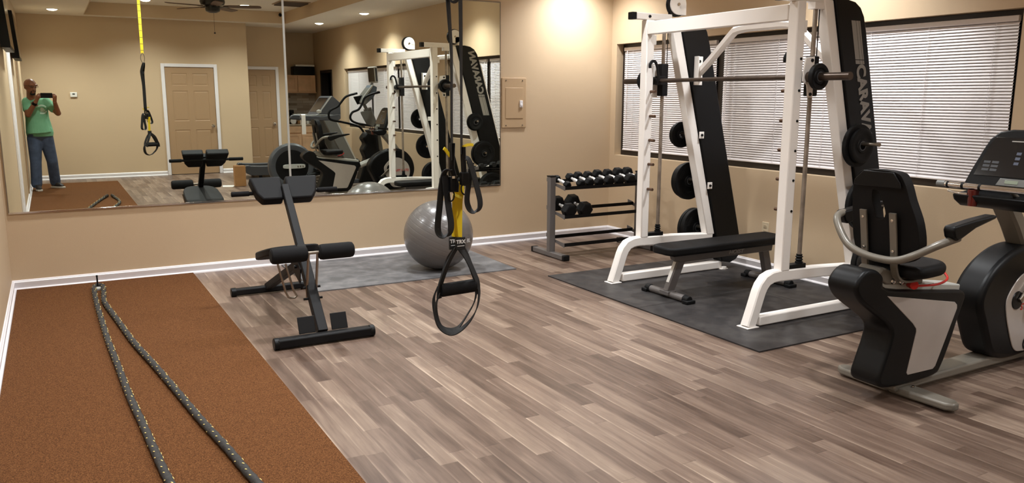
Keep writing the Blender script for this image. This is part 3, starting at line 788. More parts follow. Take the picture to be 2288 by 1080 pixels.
# hip pads: wedge blocks leaning with the beam
def hip_pad(xa, xb_, mir):
    B = nb()
    # plan outline tapered: outer end cut diagonally at the lower side
    u = Vector((0, .62, .78)).normalized()     # along the beam
    n = Vector((0, -.78, .62)).normalized()    # padded face
    c = Vector((0, 5.585, .862))
    hh = .092
    if mir > 0: pts = [(xa, hh), (xb_, hh), (xb_, -hh*.45), (xb_-.008, -hh), (xa+.065, -hh), (xa+.03, -hh*.45)]
    else: pts = [(xa, hh), (xb_, hh), (xb_-.03, -hh*.45), (xb_-.065, -hh), (xa+.008, -hh), (xa, -hh*.45)]
    r0 = [B.verts.new(c+Vector((x, 0, 0))+u*h_+n*.045) for x, h_ in pts]
    r1 = [B.verts.new(c+Vector((x, 0, 0))+u*h_-n*.035) for x, h_ in pts]
    B.faces.new(r0); B.faces.new(list(reversed(r1)))
    for i in range(len(pts)): B.faces.new((r0[i], r1[i], r1[(i+1) % len(pts)], r0[(i+1) % len(pts)]))
    return obj('hip_pad', B, VINYL, rc, bevel=.014, seg=3)
hip_pad(1.135, 1.345, 1); hip_pad(1.375, 1.60, -1)
B = nb(); cone(B, (1.04, 5.615, .85), (1.72, 5.615, .85), .013, seg=16); obj('handle_bar', B, BLACKP, rc)
for a, b_ in ((1.015, 1.135), (1.60, 1.745)):
    B = nb(); cone(B, (a, 5.615, .85), (b_, 5.615, .85), .0175, seg=20); obj('handle_grip', B, FOAM, rc, bevel=.005)
# ankle rollers
B = nb(); cone(B, (1.11, 4.93, .535), (1.615, 4.93, .535), .011, seg=16); obj('roller_axle', B, STEEL, rc)
for a, b_ in ((1.10, 1.325), (1.40, 1.625)):
    B = nb(); lathe(B, [(0, 0), (.036, 0), (.047, .008), (.050, .025), (.050, b_-a-.025), (.047, b_-a-.008), (.036, b_-a), (0, b_-a)], (a, 4.93, .535), (1, 0, 0), 28); obj('foam_roller', B, FOAM, rc)
# U shaped steel hangers from roller axle to the beam, and kick-stand
for x in (1.335, 1.393):
    B = nb(); sweep(B, [(x, 4.93, .535), (x, 4.94, .50), (x, 5.0, .28), (x, 5.005, .235)], circ(.0085), up=(1, 0, 0)); obj('hanger_arm', B, STEEL, rc)
B = nb(); cone(B, (1.31, 5.0, .30), (1.42, 5.0, .30), .008, seg=12); cone(B, (1.30, 4.96, .235), (1.42, 4.96, .235), .008, seg=12); obj('adjust_pin', B, BLKPLASTIC, rc)
B = nb(); sweep(B, [(1.185, 5.12, .45), (1.225, 5.11, .26), (1.240, 5.10, .225), (1.252, 5.10, .218), (1.282, 5.10, .218), (1.293, 5.10, .228), (1.275, 5.11, .27), (1.238, 5.13, .44)], circ(.007), up=(0, 1, 0)); obj('wire_loop', B, STEEL, rc)
# calf pad behind the beam, foot plates
B = nb(); out = []
for i in range(24):
    a = 2*PI*i/24; ca, sa = math.cos(a), math.sin(a)
    out.append((xc-.02+(.185+.02*sa)*math.copysign(abs(ca)**.55, ca), 5.47+.27*math.copysign(abs(sa)**.55, sa)))
prism(B, out, 2, .425, .478)
for v in B.verts: v.co.z -= (v.co.y-5.47)*.25
obj('seat_board', B, VINYL, rc, bevel=.01)
B = nb(); sweep(B, [(xc, 5.27, .45), (xc, 5.50, .445)], rect(.04, .03), up=(1, 0, 0)); obj('seat_arm', B, BLACKP, rc)
for x in (1.265, 1.47):
    B = nb(); M = Matrix.Translation((x, 4.775, .075)) @ Matrix.Rotation(rad(-22), 4, 'X')
    box(B, -.052, .052, -.004, .004, -.01, .095, M=M); obj('foot_plate', B, BLACKP, rc, bevel=.003)

# ------------------------------------------------------------------ exercise ball
BR = .303
t = thing('exercise_ball', 'large grey exercise ball on the grey mat below the mirror', 'exercise ball', (2.872, 6.36, .008))
B = nb(); prof = []
N = 220
for i in range(N+1):
    a = -PI/2+PI*i/N; r = BR*math.cos(a); z = BR*math.sin(a)
    if 20 < i < N-20:
        r *= 1-.0035*(1 if i % 11 == 0 else 0)
    prof.append((max(r, 0) if 0 < i < N else 0, z))
lathe(B, prof, (2.872, 6.36, BR+.008), (.35, -.25, .9), 72); obj('ball_skin', B, BALLM, t, auto=60)
ctr = Vector((2.872, 6.36, BR+.008))
vdir = (Vector((3.035, 6.12, .285))-ctr).normalized(); up_ = Vector((0, 0, 1)); rt = up_.cross(vdir).normalized(); u2 = vdir.cross(rt)
tm = text_mesh('ball_lettering', 'RL', .05, WHITEINK, t, frame_mat(ctr+vdir*(BR+.001), rt, u2), bold=.001)
for v in tm.data.vertices:
    p = v.co+Vector(t.location)-ctr; p = p.normalized()*(BR+.0015); v.co = p+ctr-Vector(t.location)

# ------------------------------------------------------------------ battle rope with anchor
rp = thing('battle_rope', 'black battle rope with yellow flecks looped at the wall anchor', 'rope', (.2, 6.9, 0))
rr = .019; zz = .012+rr
left = [(.205, 6.985, zz), (.186, 6.93, zz), (.180, 6.70, zz), (.179, 6.40, zz), (.181, 6.11, zz), (.191, 5.387, zz), (.209, 4.80, zz), (.226, 4.25, zz), (.247, 3.86, zz), (.263, 3.52, zz), (.281, 3.19, zz), (.33, 2.6, zz), (.42, 2.1, zz), (.52, 1.6, zz), (.60, 1.25, zz)]
right = [(.205, 6.985, zz), (.235, 6.975, zz), (.248, 6.90, zz), (.236, 6.60, zz), (.231, 6.36, zz), (.274, 5.824, zz), (.326, 5.207, zz), (.386, 4.70, zz), (.444, 4.164, zz), (.487, 3.753, zz), (.535, 3.371, zz), (.572, 3.028, zz), (.65, 2.5, zz), (.735, 2.1, zz), (.76, 1.75, zz), (.725, 1.25, zz)]
def rope_part(name, pts):
    path = smooth_path(pts, 14)
    # resample evenly
    out = [path[0]]; acc = 0; step = .008
    for a, b_ in zip(path, path[1:]):
        L = (b_-a).length; d_ = step-acc
        while d_ <= L: out.append(a.lerp(b_, d_/L)); d_ += step
        acc = (acc+L) % step
    B = nb(); N = len(out); seg = 12; rings = []
    for i, p in enumerate(out):
        t_ = (out[min(i+1, N-1)]-out[max(i-1, 0)]).normalized(); s_ = t_.cross(Vector((0, 0, 1))).normalized(); u_ = s_.cross(t_)
        ring = []
        for j in range(seg):
            a = 2*PI*j/seg; tw = i*step*2*PI/.10
            r = rr*(1-.13*abs(math.sin((3*(a)+tw*1.0)/2)))
            ring.append(B.verts.new(p+s_*r*math.cos(a)+u_*r*math.sin(a)))
        rings.append(ring)
    for a, b_ in zip(rings, rings[1:]):
        for j in range(seg): B.faces.new((a[j], a[(j+1) % seg], b_[(j+1) % seg], b_[j]))
    B.faces.new(rings[0]); B.faces.new(list(reversed(rings[-1])))
    r_ = obj(name, B, ROPEM, rp, auto=80)
    # yellow flecks: little woven stitches set along the strands
    B = nb(); k = 0
    for i in range(3, N-3, 1):
        if (i % 7): continue
        k += 1; p = out[i]; t_ = (out[i+1]-out[i-1]).normalized(); s_ = t_.cross(Vector((0, 0, 1))).normalized(); u_ = s_.cross(t_)
        for ph in (0, 2.1, 4.2):
            a = ph-k*.55+.3*math.sin(k*1.7)
            c = p+s_*rr*.97*math.cos(a)+u_*rr*.97*math.sin(a)
            if u_.dot(c-p) < -.2*rr: continue
            nrm = (c-p).normalized(); tt = (t_+.45*nrm.cross(t_)).normalized()
            M3 = frame_mat((0, 0, 0), tt, nrm.cross(tt)).to_3x3(); ball(B, c, 1, (.0078, .0027, .0018), 6, 4, rot=M3)
    fl = obj('fleck_pattern', B, FLECK, r_); fl['kind'] = 'stuff'
    return r_
ROPEM = mat('black_rope_nylon', (44, 42, 40), .8, bump=.8, bscale=240, var=.4, vscale=60)
FLECK = mat('yellow_fleck', (232, 208, 130), .7)
rope_part('rope_strand', left); rope_part('rope_strand', right)
for e in (left[-1], right[-1]):
    i = left if e == left[-1] else right
    d_ = (Vector(i[-1])-Vector(i[-2])).normalized()
    B = nb(); capsule(B, Vector(e)-d_*.02, Vector(e)+d_*.20, .022, .023); obj('heat_shrink_end', B, BLKPLASTIC, rp)
t = thing('rope_anchor', 'black steel floor anchor post holding the rope loop', 'anchor', (.212, 6.93, .012))
B = nb(); cone(B, (.212, 6.945, .012), (.212, 6.945, .115), .006, seg=12); ball(B, (.212, 6.945, .115), .008); obj('post', B, BLACKP, t)
B = nb(); cone(B, (.212, 6.90, .012), (.212, 6.90, .034), .03, seg=16); obj('base_puck', B, LIGHTGREY, t, bevel=.004)

# ------------------------------------------------------------------ suspension trainer
tx = thing('suspension_trainer', 'black and yellow suspension trainer straps hanging from the ceiling', 'suspension trainer', (1.15, 2.44, 1.2))
Y0 = 2.42
RS_, LS_ = Vector((-.034, -.07, .008)), Vector((-.017, -.035, .004))
def strap(name, pts, w, m, up=(0, 1, 0), th=.003, closed=False, n=5, parent=tx, sh=(0, 0, 0)):
    pts = [Vector(p)+Vector(sh) for p in pts]
    """webbing ribbon: width along up, thickness across"""
    B = nb(); p = smooth_path(pts, n, closed); sweep(B, p, rect(w, th), up=up, closed=closed); return obj(name, B, m, parent)
# anchor strap from ceiling (yellow) with printed marks
B = nb(); sweep(B, [(1.150, Y0, ZT), (1.147, Y0, 2.06)], rect(.004, .036), up=(0, 1, 0)); an = obj('anchor_strap', B, YELW, tx)
B = nb()
for k in range(12): box(B, 1.131, 1.165, Y0-.0026, Y0+.0026, 2.10+k*.085, 2.106+k*.085)
obj('strap_marks', B, WEB, an)
B = nb(); box(B, 1.11, 1.19, Y0-.03, Y0+.03, ZT-.012, ZT); obj('ceiling_plate', B, BLACKP, tx, bevel=.002)
B = nb(); sweep(B, smooth_path([(1.147, Y0, 2.07), (1.127, Y0, 2.03), (1.125, Y0, 1.98), (1.147, Y0, 1.94), (1.169, Y0, 1.98), (1.167, Y0, 2.03)], 5, True), circ(.0045, 8), up=(0, 1, 0), closed=True); obj('carabiner', B, STEEL, tx)
# top loop then two main straps
tw = lambda t: Vector((.75, .66, 0)).lerp(Vector((.56, .83, 0)), min(1, max(0, (t-.25)*2.2)))
strap('main_strap', [(1.158, Y0, 1.945), (1.140, Y0-.01, 1.90), (1.124, Y0-.03, 1.84), (1.121, 2.385, 1.807), (1.126, 2.385, 1.724), (1.131, 2.385, 1.64), (1.130, 2.385, 1.50), (1.129, 2.385, 1.381), (1.130, 2.385, 1.30)], .036, WEB, up=tw)
strap('main_strap', [(1.158, Y0, 1.945), (1.156, Y0-.02, 1.90), (1.150, Y0-.05, 1.85), (1.147, 2.35, 1.81), (1.148, 2.35, 1.64), (1.148, 2.35, 1.50), (1.147, 2.35, 1.381), (1.147, 2.35, 1.32)], .036, WEB, up=tw)
B = nb(); sweep(B, smooth_path([(1.121, 2.385, 1.83), (1.128, 2.378, 1.800), (1.140, 2.362, 1.800), (1.147, 2.35, 1.83)], 4), rect(.03, .006), up=(.5, .85, 0)); obj('equalizer_loop', B, WEB, tx)
B = nb(); sweep(B, [Vector(p)+RS_ for p in [(1.186, Y0, 1.335), (1.187, Y0, 1.29), (1.190, Y0, 1.235), (1.192, Y0, 1.21)]], rect(.016, .016, .004), up=(0, 1, 0)); obj('cam_buckle', B, BLKPLASTIC, tx)
B = nb(); sweep(B, [Vector(p)+LS_ for p in [(1.147, Y0, 1.35), (1.144, Y0, 1.27), (1.160, Y0, 1.215), (1.158, Y0, 1.19)]], rect(.017, .018, .004), up=(0, 1, 0)); obj('cam_buckle', B, BLKPLASTIC, tx)
B = nb(); box(B, 1.143, 1.168, 2.338, 2.362, 1.218, 1.262); obj('buckle_block', B, BLKPLASTIC, tx, bevel=.004)
B = nb(); box(B, 1.118, 1.143, 2.373, 2.397, 1.196, 1.246); obj('buckle_block', B, BLKPLASTIC, tx, bevel=.004)
B = nb(); box(B, 1.121, 1.142, 2.368, 2.372, 1.240, 1.248); obj('chrome_bar', B, CHROME, tx)
for cx, cy_, cz in ((1.156, 2.35, 1.206), (1.124, 2.385, 1.182)):
    B = nb(); sweep(B, smooth_path([(cx-.009, cy_, cz+.012), (cx-.010, cy_, cz-.008), (cx, cy_, cz-.018), (cx+.010, cy_, cz-.008), (cx+.009, cy_, cz+.012)], 4, True), circ(.0026, 8), up=(0, 1, 0), closed=True); obj('carabiner', B, BLACKP, tx)
strap('yellow_tab', [(1.117, Y0, 1.334), (1.124, Y0, 1.328), (1.136, Y0, 1.312), (1.146, Y0, 1.302)], .010, YELW, up=(.7, .2, .5), th=.005, sh=LS_)
strap('yellow_tab', [(1.184, Y0, 1.334), (1.20, Y0, 1.340), (1.214, Y0, 1.341), (1.223, Y0, 1.340)], .009, YELW, up=(0, .3, 1), th=.005, sh=RS_)
# adjustment loops (excess webbing)
strap('loop_strap', [(1.190, Y0, 1.30), (1.205, Y0, 1.292), (1.218, Y0, 1.262), (1.235, Y0, 1.205), (1.247, Y0, 1.155), (1.244, Y0, 1.132), (1.226, Y0, 1.122), (1.208, Y0, 1.132), (1.199, Y0, 1.16), (1.205, Y0, 1.21), (1.214, Y0, 1.262)], .028, WEB, up=(.86, .5, 0), sh=RS_)
strap('loop_strap', [(1.140, Y0, 1.262), (1.120, Y0, 1.255), (1.108, Y0, 1.215), (1.100, Y0, 1.15), (1.092, Y0, 1.085), (1.096, Y0, 1.058), (1.115, Y0, 1.047), (1.135, Y0, 1.056), (1.140, Y0, 1.085), (1.132, Y0, 1.14), (1.124, Y0, 1.20), (1.120, Y0, 1.245)], .032, WEB, up=(.86, .5, 0), sh=LS_)
# yellow foot cradle straps and tags
for dx, dy in ((-.006, .012), (.005, -.004)):
    B = nb(); sweep(B, smooth_path([(1.175+dx*.5, Y0+dy, 1.222), (1.172+dx, Y0+dy, 1.19), (1.166+dx, Y0+dy, 1.15), (1.163+dx, Y0+dy, 1.035)], 4), rect(.018, .004), up=(.9, -.43, 0)); obj('yellow_strap', B, YELW, tx)
strap('yellow_band', [(1.146, Y0-.008, 1.184), (1.158, Y0-.008, 1.176), (1.176, Y0-.008, 1.170)], .010, YELW, up=(0, .4, 1), th=.005)
for dx, dy in ((-.010, .014), (.004, -.006)):
    B = nb(); box(B, 1.148+dx, 1.184+dx, Y0+dy-.004, Y0+dy+.004, .992, 1.036); tg = obj('tag', B, WEB, tx, bevel=.002)
    text_mesh('tag_lettering', 'TRX', .0175, WHITEINK, tg, frame_mat((1.166+dx, Y0+dy-.0048, 1.020), (1, 0, 0), (0, 0, 1)), bold=.0006)
    B = nb(); box(B, 1.153+dx, 1.179+dx, Y0+dy-.0052, Y0+dy-.004, 1.005, 1.007); obj('tag_line', B, WHITEINK, tg)
# handles: triangle webbing, foam grip, foot loop
for dy, dx, dz in ((0, 0, 0), (.050, .022, -.010)):
    yy = Y0+dy
    strap('handle_strap', [(1.158+dx*.3, Y0+dy*.3, .998), (1.130+dx, yy, .955), (1.108+dx, yy, .905+dz), (1.096+dx, yy, .868+dz), (1.092+dx, yy, .83+dz)], .030, WEB, up=(.8, .6, 0), th=.0035)
    strap('handle_strap', [(1.172+dx*.3, Y0+dy*.3, .998), (1.200+dx, yy, .955), (1.226+dx, yy, .90+dz), (1.238+dx, yy, .868+dz), (1.240+dx, yy, .83+dz)], .030, WEB, up=(.75, .6, 0), th=.0035)
    B = nb(); lathe(B, [(0, 0), (.013, 0), (.016, .003), (.016, .129), (.013, .132), (0, .132)], (1.100+dx, yy, .858+dz-.002), (1, 0, .02), 24)
    for v in B.verts: v.co.z = (v.co.z-(.856+dz))*1.35+.856+dz
    obj('foam_grip', B, FOAM, tx)
    if dy: yy, dx, dz = Y0+.03, .006, .016
    strap('foot_loop', [(1.096+dx, yy, .85+dz), (1.080+dx, yy, .81+dz), (1.080+dx, yy-.006, .765+dz), (1.093+dx, yy-.012, .73), (1.126+dx, yy-.016, .709), (1.164+dx, yy-.016, .716), (1.206+dx, yy-.01, .744+dz), (1.234+dx, yy-.004, .783+dz), (1.244+dx, yy, .83+dz), (1.238+dx, yy, .862+dz)], .028, WEB, up=(.62, .75, .25), th=.0035)

# ------------------------------------------------------------------ recumbent bike
bk = thing('recumbent_bike', 'grey and black recumbent exercise bike facing the window', 'exercise bike', (4.1, 2.47, 0))
YC = 2.47
B = nb()
for s in (-1, 1):
    prism(B, [(3.625, YC), (3.735, YC), (3.735, YC+s*.10), (3.725, YC+s*.30), (3.70, YC+s*.335), (3.66, YC+s*.335), (3.635, YC+s*.30), (3.625, YC+s*.10)][::s], 2, .012, .052)
obj('rear_stabilizer', B, BIKEGREY, bk, bevel=.012, seg=3)
B = nb(); box(B, 3.60, 4.98, YC-.06, YC+.06, .03, .095)
for v in B.verts:
    if v.co.x < 3.7 and v.co.z > .05: v.co.z = .07
obj('floor_beam', B, BIKEGREY, bk, bevel=.012)
for x, y in ((3.70, YC-.09), (3.72, YC-.05)):
    B = nb(); lathe(B, [(0, .006), (.008, .004), (.009, 0)], (x, y, .056), (0, 0, 1), 10); obj('bolt', B, CHROME, bk)
B = nb(); cone(B, (4.88, YC-.33, .035), (4.88, YC+.33, .035), .028, seg=20); obj('front_stabilizer', B, BIKEGREY, bk, bevel=.01)
# body shell
def rnd(pts, n=4): return [(p.x, p.y) for p in smooth_path([(a, b_, 0) for a, b_ in pts], n, True)]
body = [(3.225, .668), (3.203, .62), (3.235, .565), (3.30, .515), (3.42, .44), (3.495, .375), (3.49, .31), (3.455, .22), (3.425, .14), (3.445, .098), (3.52, .078), (3.70, .074), (3.885, .082), (3.935, .12), (3.995, .24), (4.045, .37), (4.088, .47), (4.075, .505), (4.03, .518), (3.80, .545), (3.44, .595), (3.405, .655), (3.35, .695), (3.28, .702)]
B = nb(); prism(B, rnd(body, 3), 1, YC-.085, YC+.085); bs = obj('body_shell', B, BLKPLASTIC, bk, bevel=.035, seg=5)
for s in (-1, 1):
    B = nb(); prism(B, [(3.435, .560), (3.99, .462), (4.012, .445), (4.015, .425), (3.875, .135), (3.855, .122), (3.65, .125), (3.64, .138), (3.688, .345), (3.685, .362), (3.655, .392)], 1, YC+s*.080, YC+s*.0875)
    obj('side_panel', B, SILVERPL, bk, bevel=.002)
# slide rail and seat carriage
B = nb(); sweep(B, [(3.42, YC, .605), (4.07, YC, .515)], rect(.11, .05, .006), up=(0, 1, 0)); obj('slide_rail', B, LIGHTGREY, bk)
B = nb(); prism(B, [(3.37, .66), (3.42, .70), (3.50, .67), (3.66, .635), (3.74, .62), (3.74, .58), (3.45, .61)], 1, YC-.065, YC+.065); obj('seat_carriage', B, BIKEGREY, bk, bevel=.01)
for x, z in ((3.50, .622), (3.565, .612)):
    B = nb(); lathe(B, [(0, .010), (.013, .006), (.016, 0)], (x, YC-.065, z), (0, -1, 0), 14); obj('bolt', B, CHROME, bk)
# red release lever: ring around the seat front
B = nb(); cone(B, (3.62, YC-.10, .595), (3.64, YC-.06, .595), .022, seg=20); obj('release_knob', B, REDP, bk, bevel=.003)
B = nb(); sweep(B, smooth_path([(3.64, YC-.10, .590), (3.76, YC-.13, .592), (3.85, YC-.12, .610), (3.88, YC-.06, .640), (3.84, YC-.03, .648)], 6), circ(.006), up=(0, 0, 1)); obj('release_lever', B, REDP, bk)
# seat pad
B = nb(); out = []
for i in range(36):
    a = 2*PI*i/36; ca, sa = math.cos(a), math.sin(a)
    out.append((3.665+.165*math.copysign(abs(ca)**.6, ca), YC+(.185-.03*ca)*math.copysign(abs(sa)**.6, sa)))
prism(B, out, 2, .643, .706)
obj('seat', B, VINYL, bk, bevel=.028, seg=5)
# backrest shell: curved shield with centre opening
yb = 2.455
out_b = [(yb-.075, 1.160), (yb+.09, 1.160), (yb+.145, 1.115), (yb+.165, 1.05), (yb+.170, .90), (yb+.165, .80), (yb+.135, .735), (yb+.05, .715), (yb-.05, .715), (yb-.135, .735), (yb-.185, .80), (yb-.180, .92), (yb-.145, 1.03), (yb-.12, 1.115)]
out_s = rnd(out_b, 4)
slot = rnd([(yb+.045, 1.065), (yb+.012, 1.060), (yb-.012, 1.0), (yb-.022, .955), (yb-.005, .925), (yb+.03, .93), (yb+.042, .98), (yb+.05, 1.02)], 2)
def xback(z, y, side): return 3.405+.27*(1.16-z)*1.0*.55+(.055 if side else 0)-.35*((y-yb)**2)*(-1)
B = nb()
vo = [B.verts.new((xback(z, y, 0), y, z)) for y, z in out_s]; vi = [B.verts.new((xback(z, y, 0), y, z)) for y, z in slot]
eo = [B.edges.new((vo[i], vo[(i+1) % len(vo)])) for i in range(len(vo))]; ei = [B.edges.new((vi[i], vi[(i+1) % len(vi)])) for i in range(len(vi))]
bmesh.ops.triangle_fill(B, edges=eo+ei, use_beauty=True, use_dissolve=False)
ext = bmesh.ops.extrude_face_region(B, geom=list(B.faces))
for v in ext['geom']:
    if isinstance(v, bmesh.types.BMVert): v.co.x += .06
obj('backrest', B, VINYL, bk, bevel=.016, seg=3)
B = nb(); prism(B, [(yb-.073, 1.158), (yb+.088, 1.158), (yb+.135, 1.112), (yb+.14, 1.085), (yb-.115, 1.085), (yb-.11, 1.112)], 0, 3.398, 3.405)
obj('head_cap', B, BLKPLASTIC, bk, bevel=.004)
for y in (yb+.085, yb-.075):
    B = nb(); pth = smooth_path([(3.415, y, .965), (3.435, y, .86), (3.452, y, .76), (3.46, y, .70), (3.49, y, .645), (3.55, y, .622), (3.64, y, .620)], 4); sweep(B, pth, rect(.036, .012, .002), up=(0, 1, 0)); obj('back_strap', B, BIKEGREY, bk)
    for z, x in ((.93, 3.417), (.78, 3.441)):
        B = nb(); lathe(B, [(0, .006), (.007, .004), (.008, 0)], (x, y, z), (-1, 0, 0), 10); obj('bolt', B, CHROME, bk)
B = nb(); sweep(B, smooth_path([(3.60, yb-.29, .865), (3.50, yb-.262, .835), (3.43, yb-.20, .785), (3.405, yb-.13, .750), (3.40, yb-.05, .742), (3.40, yb+.06, .752), (3.405, yb+.15, .785), (3.425, yb+.22, .85), (3.47, yb+.275, .90), (3.55, yb+.30, .915)], 6), circ(.0185, 14), up=(0, 0, 1)); obj('arm_tube', B, BIKEGREY, bk)
for y, s in ((yb-.285, -1), (yb+.305, 1)):
    B = nb(); prism(B, [(3.525, .905), (3.535, .925), (3.70, .945), (3.84, .957), (3.868, .950), (3.85, .938), (3.70, .905), (3.60, .865), (3.565, .855), (3.54, .87)], 1, y-.028, y+.028); obj('armrest', B, BLKPLASTIC, bk, bevel=.010, seg=3)
# drive housing
cov = [(4.66, .700), (4.52, .682), (4.38, .622), (4.285, .545), (4.235, .46), (4.235, .39), (4.275, .31), (4.32, .22), (4.375, .125), (4.44, .085), (4.55, .062), (4.70, .064), (4.83, .09), (4.93, .20), (4.985, .35), (4.96, .50), (4.88, .615), (4.78, .68)]
B = nb(); prism(B, rnd(cov, 4), 1, YC-.085, YC+.085); dh = obj('drive_housing', B, BLKPLASTIC, bk, bevel=.03, seg=4)
inn = [(4.67, .560), (4.57, .530), (4.495, .46), (4.465, .40), (4.485, .31), (4.535, .20), (4.59, .115), (4.66, .092), (4.78, .10), (4.86, .20), (4.90, .33), (4.87, .45), (4.78, .53)]
for s in (-1, 1):
    B = nb(); prism(B, rnd(inn, 4), 1, YC+s*.084, YC+s*.091); obj('silver_cover', B, SILVERPL, bk, bevel=.003)
    B = nb(); lathe(B, [(0, 0), (.052, 0), (.050, .006), (.0, .010)], (4.565, YC+s*.090, .40), (0, s, 0), 28); obj('crank_hub', B, BLKPLASTIC, bk)
    cx, cz = (4.72, .53) if s < 0 else (4.41, .27)
    B = nb(); sweep(B, [(4.565, YC+s*.106, .40), (cx, YC+s*.112, cz)], rect(.014, .030, .004), up=(0, 1, 0)); obj('crank_arm', B, STEEL, bk)
    B = nb(); cone(B, (cx, YC+s*.11, cz), (cx, YC+s*.15, cz), .009, seg=12); box(B, cx-.06, cx+.05, YC+s*.15-.0, YC+s*.255, cz-.014, cz+.012) if s > 0 else box(B, cx-.06, cx+.05, YC-.255, YC-.15, cz-.014, cz+.012); obj('pedal', B, BLKPLASTIC, bk, bevel=.006)
    a_ = YC+s*.20; B = nb(); sweep(B, smooth_path([(cx-.055, a_, cz), (cx-.05, a_, cz-.06), (cx-.01, a_, cz-.10), (cx+.035, a_, cz-.06), (cx+.045, a_, cz)], 4), rect(.024, .004), up=(0, 1, 0)); obj('pedal_strap', B, RUBBER, bk)
text_mesh('brand_lettering', 'STAR TRAC', .052, REDP, dh, frame_mat((4.74, YC-.0925, .355), (1, 0, 0), (0, 0, 1)), bold=.0008, sx=1.0)
text_mesh('brand_lettering', 'STAR TRAC', .052, REDP, dh, frame_mat((4.74, YC+.0925, .355), (-1, 0, 0), (0, 0, 1)), bold=.0008, sx=1.0)
B = nb(); lathe(B, [(.032, 0), (.040, 0), (.040, .004), (.032, .004)], (4.71, YC-.0915, .135), (0, -1, 0), 24); obj('oval_badge', B, BLKPLASTIC, dh)
# mast and console
B = nb(); sweep(B, [(4.72, YC, .66), (4.60, YC, .82), (4.47, YC, .965)], rect(.11, .085, .014), up=(0, 1, 0)); obj('console_mast', B, BIKEGREY, bk)
yk = 2.44
def onc(u, w, dn=0):   # u along y (left positive), w up the slanted face
    o = Vector((4.43, yk, 1.015)); up2 = Vector((.40, 0, 1)).normalized(); nn = Vector((-1, 0, .40)).normalized()
    return o+Vector((0, u, 0))+up2*w+nn*dn
co = [(.235, 0), (.215, .10), (.185, .22), (.165, .285), (.125, .330), (.06, .345), (-.06, .345), (-.125, .330), (-.165, .285), (-.185, .22), (-.215, .10), (-.235, 0)]
def cprism(pts, d0, d1, name, m, bev=0, par=None, sg=2):
    B = nb(); a = [B.verts.new(onc(u, w, d0)) for u, w in pts]; b_ = [B.verts.new(onc(u, w, d1)) for u, w in pts]
    B.faces.new(a); B.faces.new(list(reversed(b_)))
    for i in range(len(pts)): B.faces.new((a[i], b_[i], b_[(i+1) % len(pts)], a[(i+1) % len(pts)]))
    return obj(name, B, m, par or bk, bevel=bev, seg=sg)
cs = cprism(co, -.055, 0, 'console_housing', BLKPLASTIC, .012, sg=3)
cprism([(.19, .07), (.175, .15), (.155, .24), (.13, .295), (-.13, .295), (-.155, .24), (-.175, .15), (-.19, .07)], 0, .003, 'console_face', SCREEN, .001, cs)
for r_ in range(3):
    for c_ in range(2):
        cprism([(.155-c_*.045, .098+r_*.022), (.118-c_*.045, .098+r_*.022), (.118-c_*.045, .112+r_*.022), (.155-c_*.045, .112+r_*.022)], .003, .0045, 'console_key', GREYPL, .001, cs)
for r_ in range(3): cprism([(-.005, .14+r_*.028), (-.03, .14+r_*.028), (-.03, .156+r_*.028), (-.005, .156+r_*.028)], .003, .0045, 'console_key', mat('blue_grey_key', (78, 84, 100), .4), .001, cs)
cprism([(.04, .27), (-.06, .27), (-.06, .276), (.04, .276)], .003, .004, 'console_print', GREYINK, 0, cs)
cprism([(.05, .018), (-.12, .018), (-.10, .060), (.035, .060)], 0, .012, 'heart_rate_window', MIDGREY, .003, cs)
cprism([(.005, .030), (-.065, .030), (-.065, .050), (.005, .050)], .012, .014, 'display_window', mat('lcd_green_grey', (132, 140, 122), .3), .002, cs)
B = nb(); sweep(B, [(4.30, 2.72, 1.03), (4.30, 2.20, 1.03)], circ(.0165, 16), up=(0, 0, 1)); obj('handlebar', B, CHROME, bk)
for a, b_ in ((2.735, 2.69), (2.678, 2.668), (2.595, 2.582), (2.50, 2.488), (2.24, 2.18)):
    B = nb(); cone(B, (4.30, a, 1.03), (4.30, b_, 1.03), .0185, seg=16); obj('grip_ring', B, RUBBER if a not in (2.735,) else MIDGREY, bk)
B = nb(); prism(B, [(4.28, .985), (4.44, 1.0), (4.50, .99), (4.50, .955), (4.46, .915), (4.36, .915), (4.30, .95)], 1, 2.22, 2.64); obj('console_tray', B, BLKPLASTIC, bk, bevel=.014, seg=3)
B = nb(); sweep(B, smooth_path([(4.275, 2.655, 1.0), (4.265, 2.60, .992), (4.265, 2.54, .992)], 4), circ(.006), up=(0, 0, 1)); obj('tray_rim', B, CHROME, bk)
B = nb(); lathe(B, [(0, 0), (.024, 0), (.028, .085), (.025, .088), (.022, .01), (0, .01)], (4.31, 2.535, .925), (0, 0, 1), 20); obj('reflector_cup', B, mat('dark_red_plastic', (84, 24, 18), .2, coat=.4), bk)
for y in (2.56, 2.34):
    B = nb(); cone(B, (4.30, y, 1.03), (4.38, y, .985), .012, seg=12); obj('bar_mount', B, BIKEGREY, bk)

